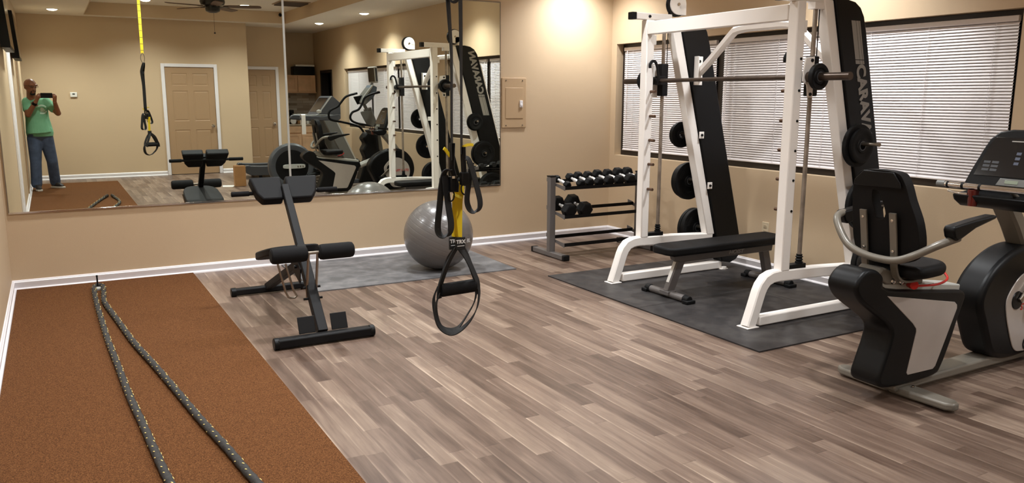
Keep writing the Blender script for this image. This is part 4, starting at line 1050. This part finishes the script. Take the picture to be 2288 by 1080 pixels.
# ------------------------------------------------------------------ cross trainer (seen in the mirror)
el = thing('elliptical_trainer', 'dark grey elliptical cross-trainer with round rear disc and screen', 'elliptical trainer', (4.0, 1.45, 0))
B = nb(); box(B, 3.1, 4.9, 1.40, 1.50, .03, .10); box(B, 3.15, 3.24, 1.12, 1.78, .0, .05); box(B, 4.72, 4.80, 1.12, 1.78, 0, .05); obj('base_frame', B, GREYPL, el, bevel=.01)
B = nb(); lathe(B, [(0, -.06), (.27, -.06), (.30, -.075), (.345, -.072), (.372, -.045), (.378, 0), (.372, .045), (.345, .072), (.30, .075), (.27, .06), (0, .06)], (3.27, 1.56, .375), (0, 1, 0), 56); obj('rear_disc_housing', B, GREYPL, el)
B = nb(); lathe(B, [(.0, .001), (.262, .001), (.268, .0)], (3.27, 1.621, .375), (0, 1, 0), 48); obj('disc_face', B, BLKPLASTIC, el)
B = nb(); prism(B, rnd([(3.12, .375), (3.14, .345), (3.30, .338), (3.46, .345), (3.48, .375), (3.46, .405), (3.30, .412), (3.14, .405)], 3), 1, 1.625, 1.645); obj('crank_link', B, LIGHTGREY, el, bevel=.004)
for x in (3.36, 3.40, 3.44):
    B = nb(); lathe(B, [(0, .008), (.010, .006), (.012, 0)], (x, 1.645, .375), (0, 1, 0), 12); obj('bolt', B, STEEL, el)
for y in (1.25, 1.68):
    B = nb(); cone(B, (3.50, y, .22), (4.42, y, .36), .028, seg=16); obj('pedal_arm', B, BLKPLASTIC, el)
    if y > 1.5:
        B = nb(); cone(B, (4.40, y, .352), (4.73, y, .478), .046, seg=24); obj('silver_arm', B, LIGHTGREY, el, bevel=.006)
    B = nb(); box(B, 3.62, 4.0, y-.085, y+.085, .30, .33); box(B, 3.98, 4.0, y-.085, y+.085, .33, .37); obj('pedal', B, BLKPLASTIC, el, bevel=.01)
B = nb()
for k in range(4): box(B, 3.55+k*.02, 4.05, 1.18+.0*k, 1.72, .06+k*.045, .075+k*.045)
obj('roller_track', B, STEEL, el, bevel=.003)
B = nb(); prism(B, [(4.42, .05), (4.88, .05), (4.92, .20), (4.86, .42), (4.80, .62), (4.78, .88), (4.58, .90), (4.50, .80), (4.56, .70), (4.50, .60), (4.56, .45), (4.48, .25)], 1, 1.33, 1.57); obj('front_cowl', B, BLKPLASTIC, el, bevel=.03, seg=3)
B = nb(); sweep(B, [(4.90, 1.45, .12), (4.78, 1.45, .90), (4.64, 1.45, 1.30)], rect(.10, .13, .02), up=(0, 1, 0)); obj('mast', B, MIDGREY, el)
B = nb(); prism(B, rnd([(4.51, 1.25), (4.67, 1.255), (4.70, 1.20), (4.81, .97), (4.79, .90), (4.66, .90), (4.63, .96), (4.50, 1.20)], 3), 1, 1.52, 1.56); obj('arm_paddle', B, MIDGREY, el, bevel=.01)
B = nb(); sweep(B, [(4.62, 1.5, 1.26), (4.55, 1.47, 1.42)], rect(.05, .05, .01), up=(0, 1, 0)); obj('neck', B, MIDGREY, el)
B = nb(); prism(B, [(4.694, 1.699), (4.78, 1.664), (4.771, 1.59), (4.703, 1.47), (4.575, 1.366), (4.50, 1.372), (4.478, 1.398), (4.537, 1.511)], 1, 1.32, 1.58); ch = obj('console_housing', B, MIDGREY, el, bevel=.018, seg=3)
B = nb(); prism(B, [(4.700, 1.685), (4.775, 1.655), (4.765, 1.59), (4.703, 1.475), (4.60, 1.40), (4.64, 1.47)], 1, 1.575, 1.584); obj('console_side', B, mat('console_blue_grey', (92, 104, 116), .35), ch, bevel=.002)
B = nb(); prism(B, [(4.478, 1.398), (4.500, 1.372), (4.530, 1.44), (4.715, 1.69), (4.694, 1.699), (4.537, 1.511)], 1, 1.565, 1.592); obj('console_rim', B, LIGHTGREY, ch, bevel=.004)
B = nb(); n_ = Vector((-.81, 0, .58))
B.faces.new([B.verts.new(Vector(p)+n_*.004) for p in ((4.497, 1.34, 1.425), (4.497, 1.56, 1.425), (4.685, 1.56, 1.688), (4.685, 1.34, 1.688))]); obj('console_face', B, bpy.data.materials['console_blue_grey'], ch, smooth=False)
B = nb(); M = Matrix.Translation((4.755, 1.45, 1.865)) @ Matrix.Rotation(rad(-4), 4, 'Y'); box(B, -.028, .028, -.17, .17, -.135, .135, M=M); tvh = obj('screen_housing', B, LIGHTGREY, el, bevel=.015, seg=3)
B = nb(); box(B, -.030, -.028, -.15, .15, -.115, .115, M=M); obj('screen_face', B, GLASSDK, tvh)
B = nb(); box(B, -.016, .016, .168, .172, -.11, .11, M=M); obj('screen_side', B, GREYPL, tvh)
B = nb(); cone(B, (4.68, 1.45, 1.62), (4.75, 1.45, 1.75), .02, seg=14); obj('screen_post', B, MIDGREY, el)
for y, pth in ((1.70, [(4.779, 1.572), (4.642, 1.541), (4.512, 1.481), (4.461, 1.376), (4.395, 1.286), (4.292, 1.242), (4.25, 1.168), (4.279, 1.10), (4.387, 1.053), (4.545, 1.021), (4.64, .966), (4.70, .80), (4.72, .62)]),
               (1.22, [(4.547, 1.556), (4.356, 1.503), (4.258, 1.406), (4.194, 1.332), (4.062, 1.265), (4.03, 1.185), (4.065, 1.11), (4.247, 1.07), (4.418, 1.03), (4.58, .97), (4.68, .80), (4.72, .62)])):
    B = nb(); sweep(B, smooth_path([(x, y, z) for x, z in pth], 5), circ(.019, 12), up=(0, 1, 0)); obj('moving_handle', B, RUBBER, el)
B = nb(); cone(B, (4.55, 1.62, 1.50), (4.78, 1.62, 1.575), .016, seg=12); obj('fixed_handle', B, BLKPLASTIC, el)
B = nb(); prism(B, [(4.39, 1.496), (4.546, 1.526), (4.53, 1.42), (4.461, 1.361)], 1, 1.45, 1.49); obj('handle_pad', B, BLKPLASTIC, el, bevel=.01)
el.location.x += .10; el.location.y -= .35

# ------------------------------------------------------------------ treadmill (seen in the mirror)
tm = thing('treadmill', 'grey treadmill with long handrails by the window end', 'treadmill', (4.1, -1.1, 0))
y0, y1 = -1.50, -.70
B = nb(); box(B, 3.10, 4.75, y0+.12, y1-.12, .175, .20); obj('running_belt', B, RUBBER, tm, bevel=.006)
B = nb(); cone(B, (3.10, y0+.12, .165), (3.10, y1-.12, .165), .035, seg=18); obj('rear_roller', B, BLKPLASTIC, tm)
for ya, yb2 in ((y0, y0+.12), (y1-.12, y1)):
    B = nb(); prism(B, rnd([(3.02, .24), (3.03, .14), (3.12, .07), (3.4, .06), (4.7, .06), (4.74, .14), (4.7, .22), (3.3, .235), (3.10, .255)], 2), 1, ya, yb2); obj('side_rail', B, GREYPL, tm, bevel=.012)
for y in (y0+.06, y1-.06):
    B = nb(); cone(B, (3.30, y, 0), (3.30, y, .07), .03, seg=14); cone(B, (5.05, y, 0), (5.05, y, .07), .03, seg=14); obj('foot', B, RUBBER, tm)
B = nb(); prism(B, [(4.55, .06), (5.22, .06), (5.25, .20), (5.18, .30), (4.95, .35), (4.70, .30), (4.56, .22)], 1, y0+.02, y1-.02); obj('motor_hood', B, BLKPLASTIC, tm, bevel=.03, seg=3)
for y in (y0+.03, y1-.03):
    B = nb(); prism(B, [(4.50, 1.06), (4.77, 1.06), (5.16, .22), (4.93, .22)], 1, y-.035, y+.035); up_r = obj('upright', B, MIDGREY, tm, bevel=.012)
    B = nb(); prism(B, [(4.735, 1.05), (4.765, 1.05), (5.15, .24), (5.12, .24)], 1, y+.035, y+.039); obj('trim_strip', B, LIGHTGREY, up_r)
    B = nb(); prism(B, rnd([(4.08, 1.12), (4.10, 1.055), (4.5, 1.05), (4.80, 1.05), (4.84, 1.12), (4.80, 1.17), (4.5, 1.135), (4.16, 1.15)], 2), 1, y-.04, y+.04); hr = obj('handrail', B, GREYPL, tm, bevel=.014)
    B = nb(); box(B, 4.14, 4.78, y-.03, y+.03, 1.146, 1.158); obj('rail_cap', B, LIGHTGREY, hr, bevel=.004)
B = nb(); prism(B, [(4.34, 1.12), (4.42, 1.18), (4.66, 1.50), (4.71, 1.51), (4.86, 1.38), (4.86, 1.10), (4.5, 1.06)], 1, y0+.04, y1-.04); cn = obj('console_housing', B, GREYPL, tm, bevel=.02, seg=3)
B = nb(); n_ = Vector((-.80, 0, .60))
B.faces.new([B.verts.new(Vector(p)+n_*.003) for p in ((4.44, y0+.10, 1.207), (4.44, y1-.10, 1.207), (4.64, y1-.10, 1.473), (4.64, y0+.10, 1.473))]); obj('console_face', B, SCREEN, cn, smooth=False)
B = nb(); prism(B, [(4.425, 1.19), (4.435, 1.175), (4.69, 1.50), (4.665, 1.505)], 1, y1-.045, y1-.035); obj('console_rim', B, LIGHTGREY, cn)
B = nb(); ball(B, (4.43, -.72, 1.22), .05, (1, .25, .7)); obj('fan_vent', B, LIGHTGREY, cn)
t = thing('towel', 'white towel draped over the treadmill handrail', 'towel', (4.12, -.73, 1.1))
B = nb(); sweep(B, [(4.12, -.778, .98), (4.12, -.776, 1.155), (4.12, -.765, 1.168), (4.12, -.705, 1.168), (4.12, -.684, 1.155), (4.12, -.680, 1.0), (4.12, -.684, .80)], rect(.075, .006), up=(1, 0, 0)); obj('cloth', B, PAPER, t)

# ------------------------------------------------------------------ kitchenette (seen in the mirror)
def cab_door(B, x0, x1, z0, z1, y, parent, knob=True, name='cabinet_door'):
    box(B, x0, x1, y, y+.018, z0, z1); o = obj(name, B, OAK, parent, bevel=.003)
    B = nb(); w = .055
    for a, b_, c_, d_ in ((x0, x1, z0, z0+w), (x0, x1, z1-w, z1), (x0, x0+w, z0+w, z1-w), (x1-w, x1, z0+w, z1-w)): box(B, a, b_, y+.018, y+.026, c_, d_)
    obj('door_frame', B, OAK, o, bevel=.002)
uc = thing('upper_cabinet', 'small oak wall cabinet over the kitchenette counter', 'cabinet', (4.97, -4.0, 1.6))
B = nb(); box(B, 4.44, 5.30, -4.15, -3.89, 1.59, 1.97); obj('cabinet_body', B, OAK, uc, bevel=.003)
B = nb(); box(B, 4.44, 5.31, -4.15, -3.865, 1.575, 1.592); obj('light_rail', B, OAK, uc, bevel=.002)
cab_door(nb(), 4.45, 4.88, 1.60, 1.96, -3.89, uc); cab_door(nb(), 4.895, 5.29, 1.60, 1.96, -3.89, uc)
for x0, x1, lb in ((4.44, 4.845, 'oak base cabinet on the door side of the kitchenette'), (4.85, 5.33, 'oak base cabinet on the window side of the kitchenette')):
    lc = thing('base_cabinet', lb, 'cabinet', ((x0+x1)/2, -3.85, 0), 'kitchenette base cabinets')
    B = nb(); box(B, x0, x1, -4.15, -3.57, .09, .855); box(B, x0+.01, x1-.01, -4.15, -3.62, 0, .09); obj('cabinet_body', B, OAK, lc, bevel=.002)
    B = nb(); box(B, x0+.012, x1-.012, -3.57, -3.552, .70, .845); obj('drawer', B, OAK, lc, bevel=.005)
    cab_door(nb(), x0+.012, x1-.012, .11, .68, -3.57, lc)
B = nb(); box(B, 4.43, 5.35, -4.15, -3.545, .857, .893)
tag(obj('countertop', B, mat('tan_countertop', (176, 158, 134), .35, var=.15, vscale=30), bevel=.006), 'tan countertop across the oak base cabinets', 'countertop')
B = nb(); box(B, 4.435, 5.35, -4.15, -4.142, .895, 1.57)
tag(obj('backsplash', B, SPLASH, smooth=False), 'mixed brown and grey stone strip backsplash between cabinets', 'backsplash', kind='structure')
t = thing('storage_basket', 'black basket with a white folded lid on top of the wall cabinet', 'basket', (5.05, -3.99, 1.97))
B = nb(); vs = box(B, 4.81, 5.29, -4.12, -3.88, 1.972, 2.16)
obj('basket_body', B, BLKPLASTIC, t, bevel=.01)
B = nb(); box(B, 4.86, 5.29, -4.12, -3.88, 2.162, 2.20); obj('lid', B, PAPER, t, bevel=.006)
t = thing('coffee_tin', 'white lidded round tin lying on the kitchenette counter', 'tin', (4.70, -3.68, .894))
B = nb(); lathe(B, [(0, 0), (.062, 0), (.066, .01), (.066, .05), (.06, .06), (0, .06)], (4.70, -3.70, .956), (0, 1, 0), 28); obj('tin_body', B, PAPER, t)
t = thing('bread_box', 'brown box on the kitchenette counter behind the towel', 'box', (4.87, -3.75, .894))
B = nb(); box(B, 4.80, 4.96, -3.85, -3.68, .894, .965); obj('box_body', B, CARD, t, bevel=.012)
t = thing('coffee_maker', 'black coffee maker on the counter under the wall cabinet', 'coffee maker', (4.64, -3.92, .894))
B = nb(); box(B, 4.56, 4.76, -4.04, -3.82, .894, .93); box(B, 4.56, 4.76, -4.04, -3.95, .93, 1.19); box(B, 4.56, 4.76, -4.04, -3.80, 1.12, 1.20); obj('machine_body', B, BLKPLASTIC, t, bevel=.01)
B = nb(); lathe(B, [(0, 0), (.055, 0), (.065, .05), (.05, .12), (.0, .13)], (4.66, -3.87, .932), (0, 0, 1), 24); obj('carafe', B, GLASSDK, t)
t = thing('paper_cup_stack', 'pale stacked cups and packets on the counter near the doorway', 'cups', (5.1, -3.72, .894))
for k in range(3):
    B = nb(); lathe(B, [(0, 0), (.03, 0), (.038, .09), (.0, .09)], (5.04+k*.09, -3.72, .894), (0, 0, 1), 18); obj('cup', B, PAPER, t)

# ------------------------------------------------------------------ small things seen in the mirror
t = thing('kraft_box', 'tall brown cardboard box standing on the floor by the treadmill', 'box', (2.70, .4, 0))
B = nb(); box(B, 2.62, 2.80, .30, .42, .002, .345); obj('box_body', B, CARD, t, bevel=.004)
B = nb(); box(B, 2.625, 2.70, .30, .36, .345, .352, M=Matrix.Translation((0, 0, 0))); obj('flap', B, CARD, t)
B = nb(); prism(B, [(2.46, .15), (2.66, .20), (2.58, .44), (2.42, .38)], 2, .001, .003)
tag(obj('paper_sheet', B, PAPER, smooth=False), 'white sheet of paper lying on the floor beside the cardboard box', 'paper')

def tv(label, y0, y1, z0, z1, xw):
    t = thing('wall_tv', label, 'television', (XL, (y0+y1)/2, z0), 'black televisions on the left wall')
    tilt = .03
    B = nb(); prism(B, [(xw-.078, z0), (xw-.005, z0-.004), (xw, z0), (xw-.035, z1), (xw-.090, z1)], 1, y0, y1); obj('tv_body', B, BLKPLASTIC, t, bevel=.004)
    B = nb(); q = [(xw+.0015, y0+.02, z0+.02), (xw+.0015, y1-.02, z0+.02), (xw-.032, y1-.02, z1-.02), (xw-.032, y0+.02, z1-.02)]
    B.faces.new([B.verts.new(p) for p in q]); obj('screen', B, GLASSDK, t, smooth=False)
    ym, zm = (y0+y1)/2, (z0+z1)/2
    B = nb(); box(B, XL, XL+.012, ym-.12, ym+.12, zm-.12, zm+.12); obj('wall_plate', B, BLACKP, t)
    B = nb(); box(B, XL+.01, xw-.07, ym-.03, ym+.03, zm-.03, zm+.03); box(B, XL+.01, xw-.07, y1-.22, y1-.18, zm+.02, zm+.06); obj('wall_arm', B, BLACKP, t)
tv('black wall television on the left wall nearest the mirror', 4.35, 5.40, 1.95, 2.54, -.265)
tv('black wall television on the left wall farther from the mirror', 1.60, 2.62, 1.96, 2.53, -.262)

# ceiling fan
fn = thing('ceiling_fan', 'dark ceiling fan with brown blades and pull chain in the raised ceiling', 'ceiling fan', (2.2, 1.8, ZT))
fx, fy = 2.19, 1.8
B = nb(); lathe(B, [(0, 0), (.07, 0), (.06, -.05), (.0, -.06)], (fx, fy, ZT), (0, 0, 1), 28); cone(B, (fx, fy, 2.90), (fx, fy, ZT-.03), .012, seg=12); obj('downrod', B, FANM, fn)
B = nb(); lathe(B, [(0, .20), (.12, .20), (.165, .17), (.175, .10), (.16, .06), (.10, .045), (.105, .0), (.095, -.03), (.05, -.05), (0, -.052)], (fx, fy, 2.745), (0, 0, 1), 32); obj('motor_housing', B, FANM, fn)
for k in range(5):
    a = 2*PI*k/5+.35; M = Matrix.Translation((fx, fy, 2.785)) @ Matrix.Rotation(a, 4, 'Z') @ Matrix.Rotation(rad(10), 4, 'X')
    B = nb(); vs = prism(B, rnd([(.17, -.045), (.40, -.065), (.64, -.062), (.68, -.03), (.68, .03), (.64, .062), (.40, .065), (.17, .045)], 2), 2, -.004, .004); xf(vs, M); bl_ = obj('blade', B, WOODBL, fn, bevel=.002)
    B = nb(); box(B, .085, .22, -.02, .02, -.010, -.004, M=M); obj('blade_iron', B, FANM, bl_)
B = nb(); cone(B, (fx+.01, fy, 2.70), (fx+.01, fy, 2.42), .0022, seg=6); ball(B, (fx+.01, fy, 2.41), .013); obj('pull_chain', B, FANM, fn)
# ceiling vent and small sensor
t = thing('ceiling_vent', 'beige rectangular air vent in the raised ceiling', 'vent', (3.95, -.3, ZT))
B = nb(); box(B, 3.62, 4.16, -.62, -.02, ZT-.012, ZT); obj('vent_frame', B, mat('vent_tan', (150, 124, 96), .5), t, bevel=.004)
for k in range(7):
    B = nb(); M = Matrix.Translation((3.89, -.56+k*.08, ZT-.016)) @ Matrix.Rotation(rad(35), 4, 'X'); box(B, -.24, .24, -.03, .03, -.002, .002, M=M); obj('louver', B, mat('vent_dark', (84, 66, 50), .5) if k == 0 else bpy.data.materials['vent_dark'], t)
t = thing('motion_sensor', 'small black sensor on the side of the ceiling tray', 'sensor', (4.09, TY0, 3.06))
B = nb(); ball(B, (4.09, TY0+.005, 3.07), .035, (1, .7, 1)); obj('sensor_dome', B, BLKPLASTIC, t)

# recessed lights
def downlight(x, y, z, label, power, group):
    t = thing('recessed_light', label, 'ceiling light', (x, y, z), group)
    B = nb(); lathe(B, [(.078, 0), (.096, 0), (.098, -.004), (.090, -.008), (.078, -.006), (.078, 0)], (x, y, z), (0, 0, 1), 36); obj('trim_ring', B, TRIM, t)
    B = nb(); lathe(B, [(0, .024), (.030, .022), (.055, .016), (.072, .006), (.078, 0)], (x, y, z-.002), (0, 0, -1), 32); obj('lens', B, GLOW, t)
    ld = bpy.data.lights.new('downlight', 'SPOT'); ld.energy = power; ld.spot_size = rad(134); ld.spot_blend = .92; ld.shadow_soft_size = .07; ld.color = (.93, .96, .985)
    lo = bpy.data.objects.new('downlight', ld); COL.objects.link(lo); lo.parent = t; lo.location = (0, 0, -.045)
P = 152
for x, y, z, lb in ((4.80, 6.84, ZC, 'recessed light in the right ceiling border next to the mirror wall'), (4.80, 4.15, ZC, 'recessed light in the right ceiling border above the smith machine'),
                    (4.85, .77, ZC, 'recessed light in the right ceiling border above the cross-trainer'), (4.73, -1.5, ZC, 'recessed light in the right ceiling border above the treadmill'),
                    (.18, -1.2, ZC, 'recessed light in the left ceiling border near the back wall'), (.18, 1.5, ZC, 'recessed light in the left ceiling border over the rope ends'),
                    (.18, 4.2, ZC, 'recessed light in the left ceiling border over the middle of the turf'), (.18, 6.7, ZC, 'recessed light in the left ceiling border by the mirror wall'),
                    (2.5, 6.75, ZC, 'recessed light in the ceiling border over the exercise ball')):
    downlight(x, y, z, lb, P, 'recessed lights in the lower ceiling border')
for x, y, lb in ((3.25, -1.1, 'raised tray light at the door end nearer the windows'), (1.60, -1.15, 'raised tray light at the door end nearer the turf'),
                 (3.25, 2.3, 'raised tray light in the middle nearer the windows'), (1.25, 2.9, 'raised tray light in the middle nearer the turf'),
                 (3.25, 4.8, 'raised tray light at the mirror end nearer the windows'), (1.60, 4.8, 'raised tray light at the mirror end nearer the turf')):
    downlight(x, y, ZT, lb, P*1.15, 'recessed lights in the raised ceiling tray')

# ------------------------------------------------------------------ the photographer (seen in the mirror)
pn = thing('person', 'bald man in green T-shirt and jeans holding up a phone', 'person', (-.13, -.42, .012))
def V(*a): return Vector(a)
hd = V(-.225, -.30, 1.632)
def voxel(o, size, it=4):
    m = o.modifiers.new('r', 'REMESH'); m.mode = 'VOXEL'; m.voxel_size = size; m.use_smooth_shade = True
    s = o.modifiers.new('sm', 'SMOOTH'); s.factor = .5; s.iterations = it
B = nb()
look = Matrix.Rotation(rad(-28), 3, 'Z') @ Matrix.Rotation(rad(-10), 3, 'X')      # head faces +Y, turned towards the phone
def hp_(x, y, z): return hd+look@V(x, y, z)
ball(B, hp_(0, -.01, .03), .098, (.86, 1.06, 1.02), rot=look); ball(B, hp_(0, .022, -.035), .074, (.88, 1.0, 1.15), rot=look); ball(B, hp_(0, .052, -.085), .034, (1.1, .9, .8), rot=look)
capsule(B, hp_(0, .088, .012), hp_(0, .106, -.022), .009, .014); ball(B, hp_(0, .083, -.055), .022, (1.2, .55, .5), rot=look)
capsule(B, hp_(-.055, .080, .047), hp_(.055, .080, .047), .013, .013)
for s in (-1, 1):
    ball(B, hp_(s*.081, -.005, .0), .022, (.45, .8, 1.3), rot=look); ball(B, hp_(s*.033, .078, .03), .02, (1.2, .5, .5), rot=look); ball(B, hp_(s*.012, .094, -.024), .009)
neck0 = V(-.225, -.375, 1.43)
capsule(B, neck0, hd+V(0, -.02, -.05), .070, .060)
# torso under the shirt
capsule(B, V(-.275, -.39, 1.36), V(-.10, -.39, 1.36), .080, .080); capsule(B, V(-.20, -.38, 1.33), V(-.17, -.40, 1.0), .12, .12)
RS, RE, RW = V(-.292, -.37, 1.41), V(-.290, -.19, 1.215), V(-.165, -.075, 1.420)
LS, LE, LW = V(-.030, -.37, 1.41), V(.115, -.24, 1.235), V(.085, -.085, 1.405)
for s_, e_, w_ in ((RS, RE, RW), (LS, LE, LW)): capsule(B, s_, e_, .056, .046); capsule(B, e_, w_, .044, .029)
# legs under the jeans, ankles
for hpv, kn, an_ in ((V(-.235, -.41, .86), V(-.245, -.37, .47), V(-.265, -.41, .09)), (V(-.085, -.43, .86), V(-.030, -.50, .47), V(-.020, -.70, .09))):
    capsule(B, hpv, kn, .075, .052); capsule(B, kn, an_, .05, .036)
capsule(B, V(-.22, -.41, .90), V(-.10, -.42, .90), .10, .10)
# hands: palms and five fingers each, closed on the phone ends
def hand(wr, pc, side):
    capsule(B, wr, pc, .026, .030); ball(B, pc, .036, (.55, .75, 1.1))
    for k in range(4):
        base = pc+V(side*-.004, -.012+.0, .030-k*.019); kn = base+V(-side*.006, .026-(.003 if k == 3 else 0), .006)
        tip = kn+V(-side*(.030-.004*abs(k-1)), .004, -.002)
        capsule(B, base, kn, .0095, .0088, 10); capsule(B, kn, tip, .0085, .0070, 10)
    tb = pc+V(-side*.004, -.03, -.012); tk = tb+V(-side*.022, -.012, .018); capsule(B, tb, tk, .011, .0095, 10); capsule(B, tk, tk+V(-side*.022, .004, .014), .0092, .0078, 10)
hand(RW, V(-.128, -.040, 1.495), -1); hand(LW, V(.092, -.040, 1.492), 1)
bd = obj('body', B, SKIN, pn); voxel(bd, .0045, 3)
# beard and brows
B = nb(); ball(B, hp_(0, .062, -.092), .036, (1.1, .75, .70), rot=look); ball(B, hp_(0, .094, -.040), .014, (1.8, .4, .3), rot=look)
for s in (-1, 1): capsule(B, hp_(s*.030, .086, -.045), hp_(s*.032, .072, -.085), .006, .008, 8)
obj('beard', B, mat('black_hair', (28, 22, 20), .8), pn)
# glasses
B = nb()
for s in (-1, 1):
    pts = [hp_(s*.034+.023*math.cos(a), .112+.004*math.cos(a*2), .026+.013*math.sin(a)) for a in [2*PI*i/16 for i in range(16)]]
    sweep(B, pts, circ(.0022, 6), up=look@V(0, 1, 0), closed=True); sweep(B, [hp_(s*.057, .112, .031), hp_(s*.088, .05, .033), hp_(s*.092, -.01, .025)], circ(.002, 6), up=(0, 0, 1))
sweep(B, [hp_(-.011, .116, .030), hp_(.011, .116, .030)], circ(.002, 6), up=(0, 0, 1)); obj('glasses', B, BLKPLASTIC, pn)
# eyes
B = nb()
for s in (-1, 1): ball(B, hp_(s*.034, .083, .028), .0105, (1, 1, .62), rot=look)
obj('eyes', B, mat('eye_white', (190, 176, 160), .4), pn)
B = nb()
for s in (-1, 1): ball(B, hp_(s*.034+.001, .0898, .028), .0052)
obj('irises', B, mat('dark_iris', (24, 16, 12), .2), pn)
# T-shirt
B = nb()
capsule(B, V(-.280, -.385, 1.385), V(-.045, -.385, 1.385), .082, .082); capsule(B, V(-.235, -.385, 1.42), V(-.16, -.385, 1.42), .065, .065); 
for a, b_, r0, r1, sy in ((V(-.178, -.39, 1.34), V(-.175, -.40, 1.12), .162, .165, .74), (V(-.175, -.40, 1.15), V(-.160, -.41, .93), .165, .192, .72)):
    n0 = len(B.verts); capsule(B, a, b_, r0, r1, 28); B.verts.ensure_lookup_table()
    c_ = a
    for v in B.verts[n0:]: v.co.y = -.40+(v.co.y+.40)*sy
for s_, e_ in ((RS, RE), (LS, LE)): capsule(B, s_, s_.lerp(e_, .60), .070, .068)
sh_ = obj('t_shirt', B, SHIRT, pn); 
# cut hem flat
for v in sh_.data.vertices:
    if v.co.z+.012 < .865: v.co.z = .865-.012
voxel(sh_, .007, 5)
pc_ = V(-.098, -.24, 1.292); B = nb()
for r0, r1, a0, a1 in ((.052, .074, .5, 5.9), (.001, .028, 0, 2*PI), (.033, .044, 2.6, 6.3)):
    n = 24; m_ = 3
    for i in range(n):
        for j in range(m_):
            ra, rb = r0+(r1-r0)*j/m_, r0+(r1-r0)*(j+1)/m_; a, b_ = a0+(a1-a0)*i/n, a0+(a1-a0)*(i+1)/n
            B.faces.new([B.verts.new(pc_+V(r*math.cos(t_), 0, r*math.sin(t_))) for r, t_ in ((ra, a), (rb, a), (rb, b_), (ra, b_))])
bmesh.ops.remove_doubles(B, verts=B.verts, dist=.0003)
pr_ = obj('shirt_print', B, mat('pale_green_print', (206, 232, 216), .8), pn, smooth=False)
md = pr_.modifiers.new('w', 'SHRINKWRAP'); md.target = sh_; md.wrap_method = 'PROJECT'; md.use_project_y = True; md.use_negative_direction = True; md.use_positive_direction = True; md.offset = .003
# jeans
B = nb(); capsule(B, V(-.225, -.405, .90), V(-.095, -.425, .90), .120, .120)
for hpv, kn, an_ in ((V(-.240, -.41, .84), V(-.255, -.375, .47), V(-.275, -.415, .12)), (V(-.085, -.43, .84), V(-.030, -.50, .47), V(-.015, -.70, .12))):
    capsule(B, hpv, kn, .108, .082); capsule(B, kn, an_, .081, .080)
je = obj('jeans', B, DENIM, pn)
for v in je.data.vertices:
    if v.co.z+.012 > .96: v.co.z = .96-.012
    if v.co.z+.012 < .055: v.co.z = .055-.012
voxel(je, .008, 4)
for c_, d_ in ((V(-.255, -.335, .012), V(.18, 1, 0)), (V(.015, -.655, .012), V(.75, .8, 0))):
    d_ = d_.normalized(); s_ = V(d_.y, -d_.x, 0)
    def fo(u, w, z): return c_+d_*u+s_*w+V(0, 0, z)
    ol = [(.145, 0), (.13, .032), (.08, .046), (0, .040), (-.09, .034), (-.125, .02), (-.13, 0), (-.125, -.02), (-.09, -.034), (0, -.040), (.08, -.046), (.13, -.032)]
    B = nb(); a = [B.verts.new(fo(u, w, .0)) for u, w in ol]; b_ = [B.verts.new(fo(u, w, .028)) for u, w in ol]; B.faces.new(a); B.faces.new(list(reversed(b_)))
    for i in range(len(ol)): B.faces.new((a[i], b_[i], b_[(i+1) % len(ol)], a[(i+1) % len(ol)]))
    so_ = obj('shoe_sole', B, SOLE, pn, bevel=.006)
    B = nb(); rings = []
    for zz_, k, sh2 in ((.028, .97, 0), (.05, .93, -.005), (.075, .72, -.03), (.10, .50, -.052)):
        rings.append([B.verts.new(fo(u*k+sh2, w*max(k, .85), zz_)) for u, w in ol])
    for r0, r1 in zip(rings, rings[1:]):
        for i in range(len(ol)): B.faces.new((r0[i], r1[i], r1[(i+1) % len(ol)], r0[(i+1) % len(ol)]))
    B.faces.new(rings[-1]); B.faces.new(rings[0]); obj('shoe', B, SHOE, pn, sub=1)
B = nb(); M = frame_mat(RW.lerp(RE, .12), (RE-RW), V(0, 0, 1).cross(RE-RW)); 
cone(B, RW.lerp(RE, .10), RW.lerp(RE, .26), .036, .038, seg=20); obj('wrist_watch', B, BLKPLASTIC, pn, bevel=.004)
t = thing('smartphone', 'black smartphone held sideways by the photographer', 'phone', (-.02, -.012, 1.48))
B = nb(); box(B, -.098, .062, -.016, -.008, 1.468, 1.545); obj('phone_body', B, BLKPLASTIC, t, bevel=.003)
B = nb(); box(B, -.092, .056, -.0175, -.0158, 1.472, 1.541); obj('screen', B, GLASSDK, t)

# ------------------------------------------------------------------ world, camera, view
w = bpy.data.worlds.new('night'); S.world = w; w.use_nodes = True
w.node_tree.nodes['Background'].inputs[0].default_value = (.01, .012, .02, 1); w.node_tree.nodes['Background'].inputs[1].default_value = .2
cam = bpy.data.cameras.new('camera'); co_ = bpy.data.objects.new('camera', cam); COL.objects.link(co_)
cam.sensor_width = 36; cam.sensor_fit = 'HORIZONTAL'; cam.lens = 1797.95/2288*36; cam.clip_start = .03
r_ = Vector((.86968133, -.49360908, .00211089)); u_ = Vector((.08567295, .15515443, .9841683)); f_ = Vector((.48612192, .85573196, -.17722386))
M = Matrix((r_, u_, -f_)).transposed().to_4x4(); M.translation = (0, 0, H); co_.matrix_world = M
S.camera = co_
S.view_settings.view_transform = 'Standard'; S.view_settings.look = 'None'; S.view_settings.gamma = 1
try: S.view_settings.use_curve_mapping = False
except Exception: pass
S.view_settings.exposure = .18
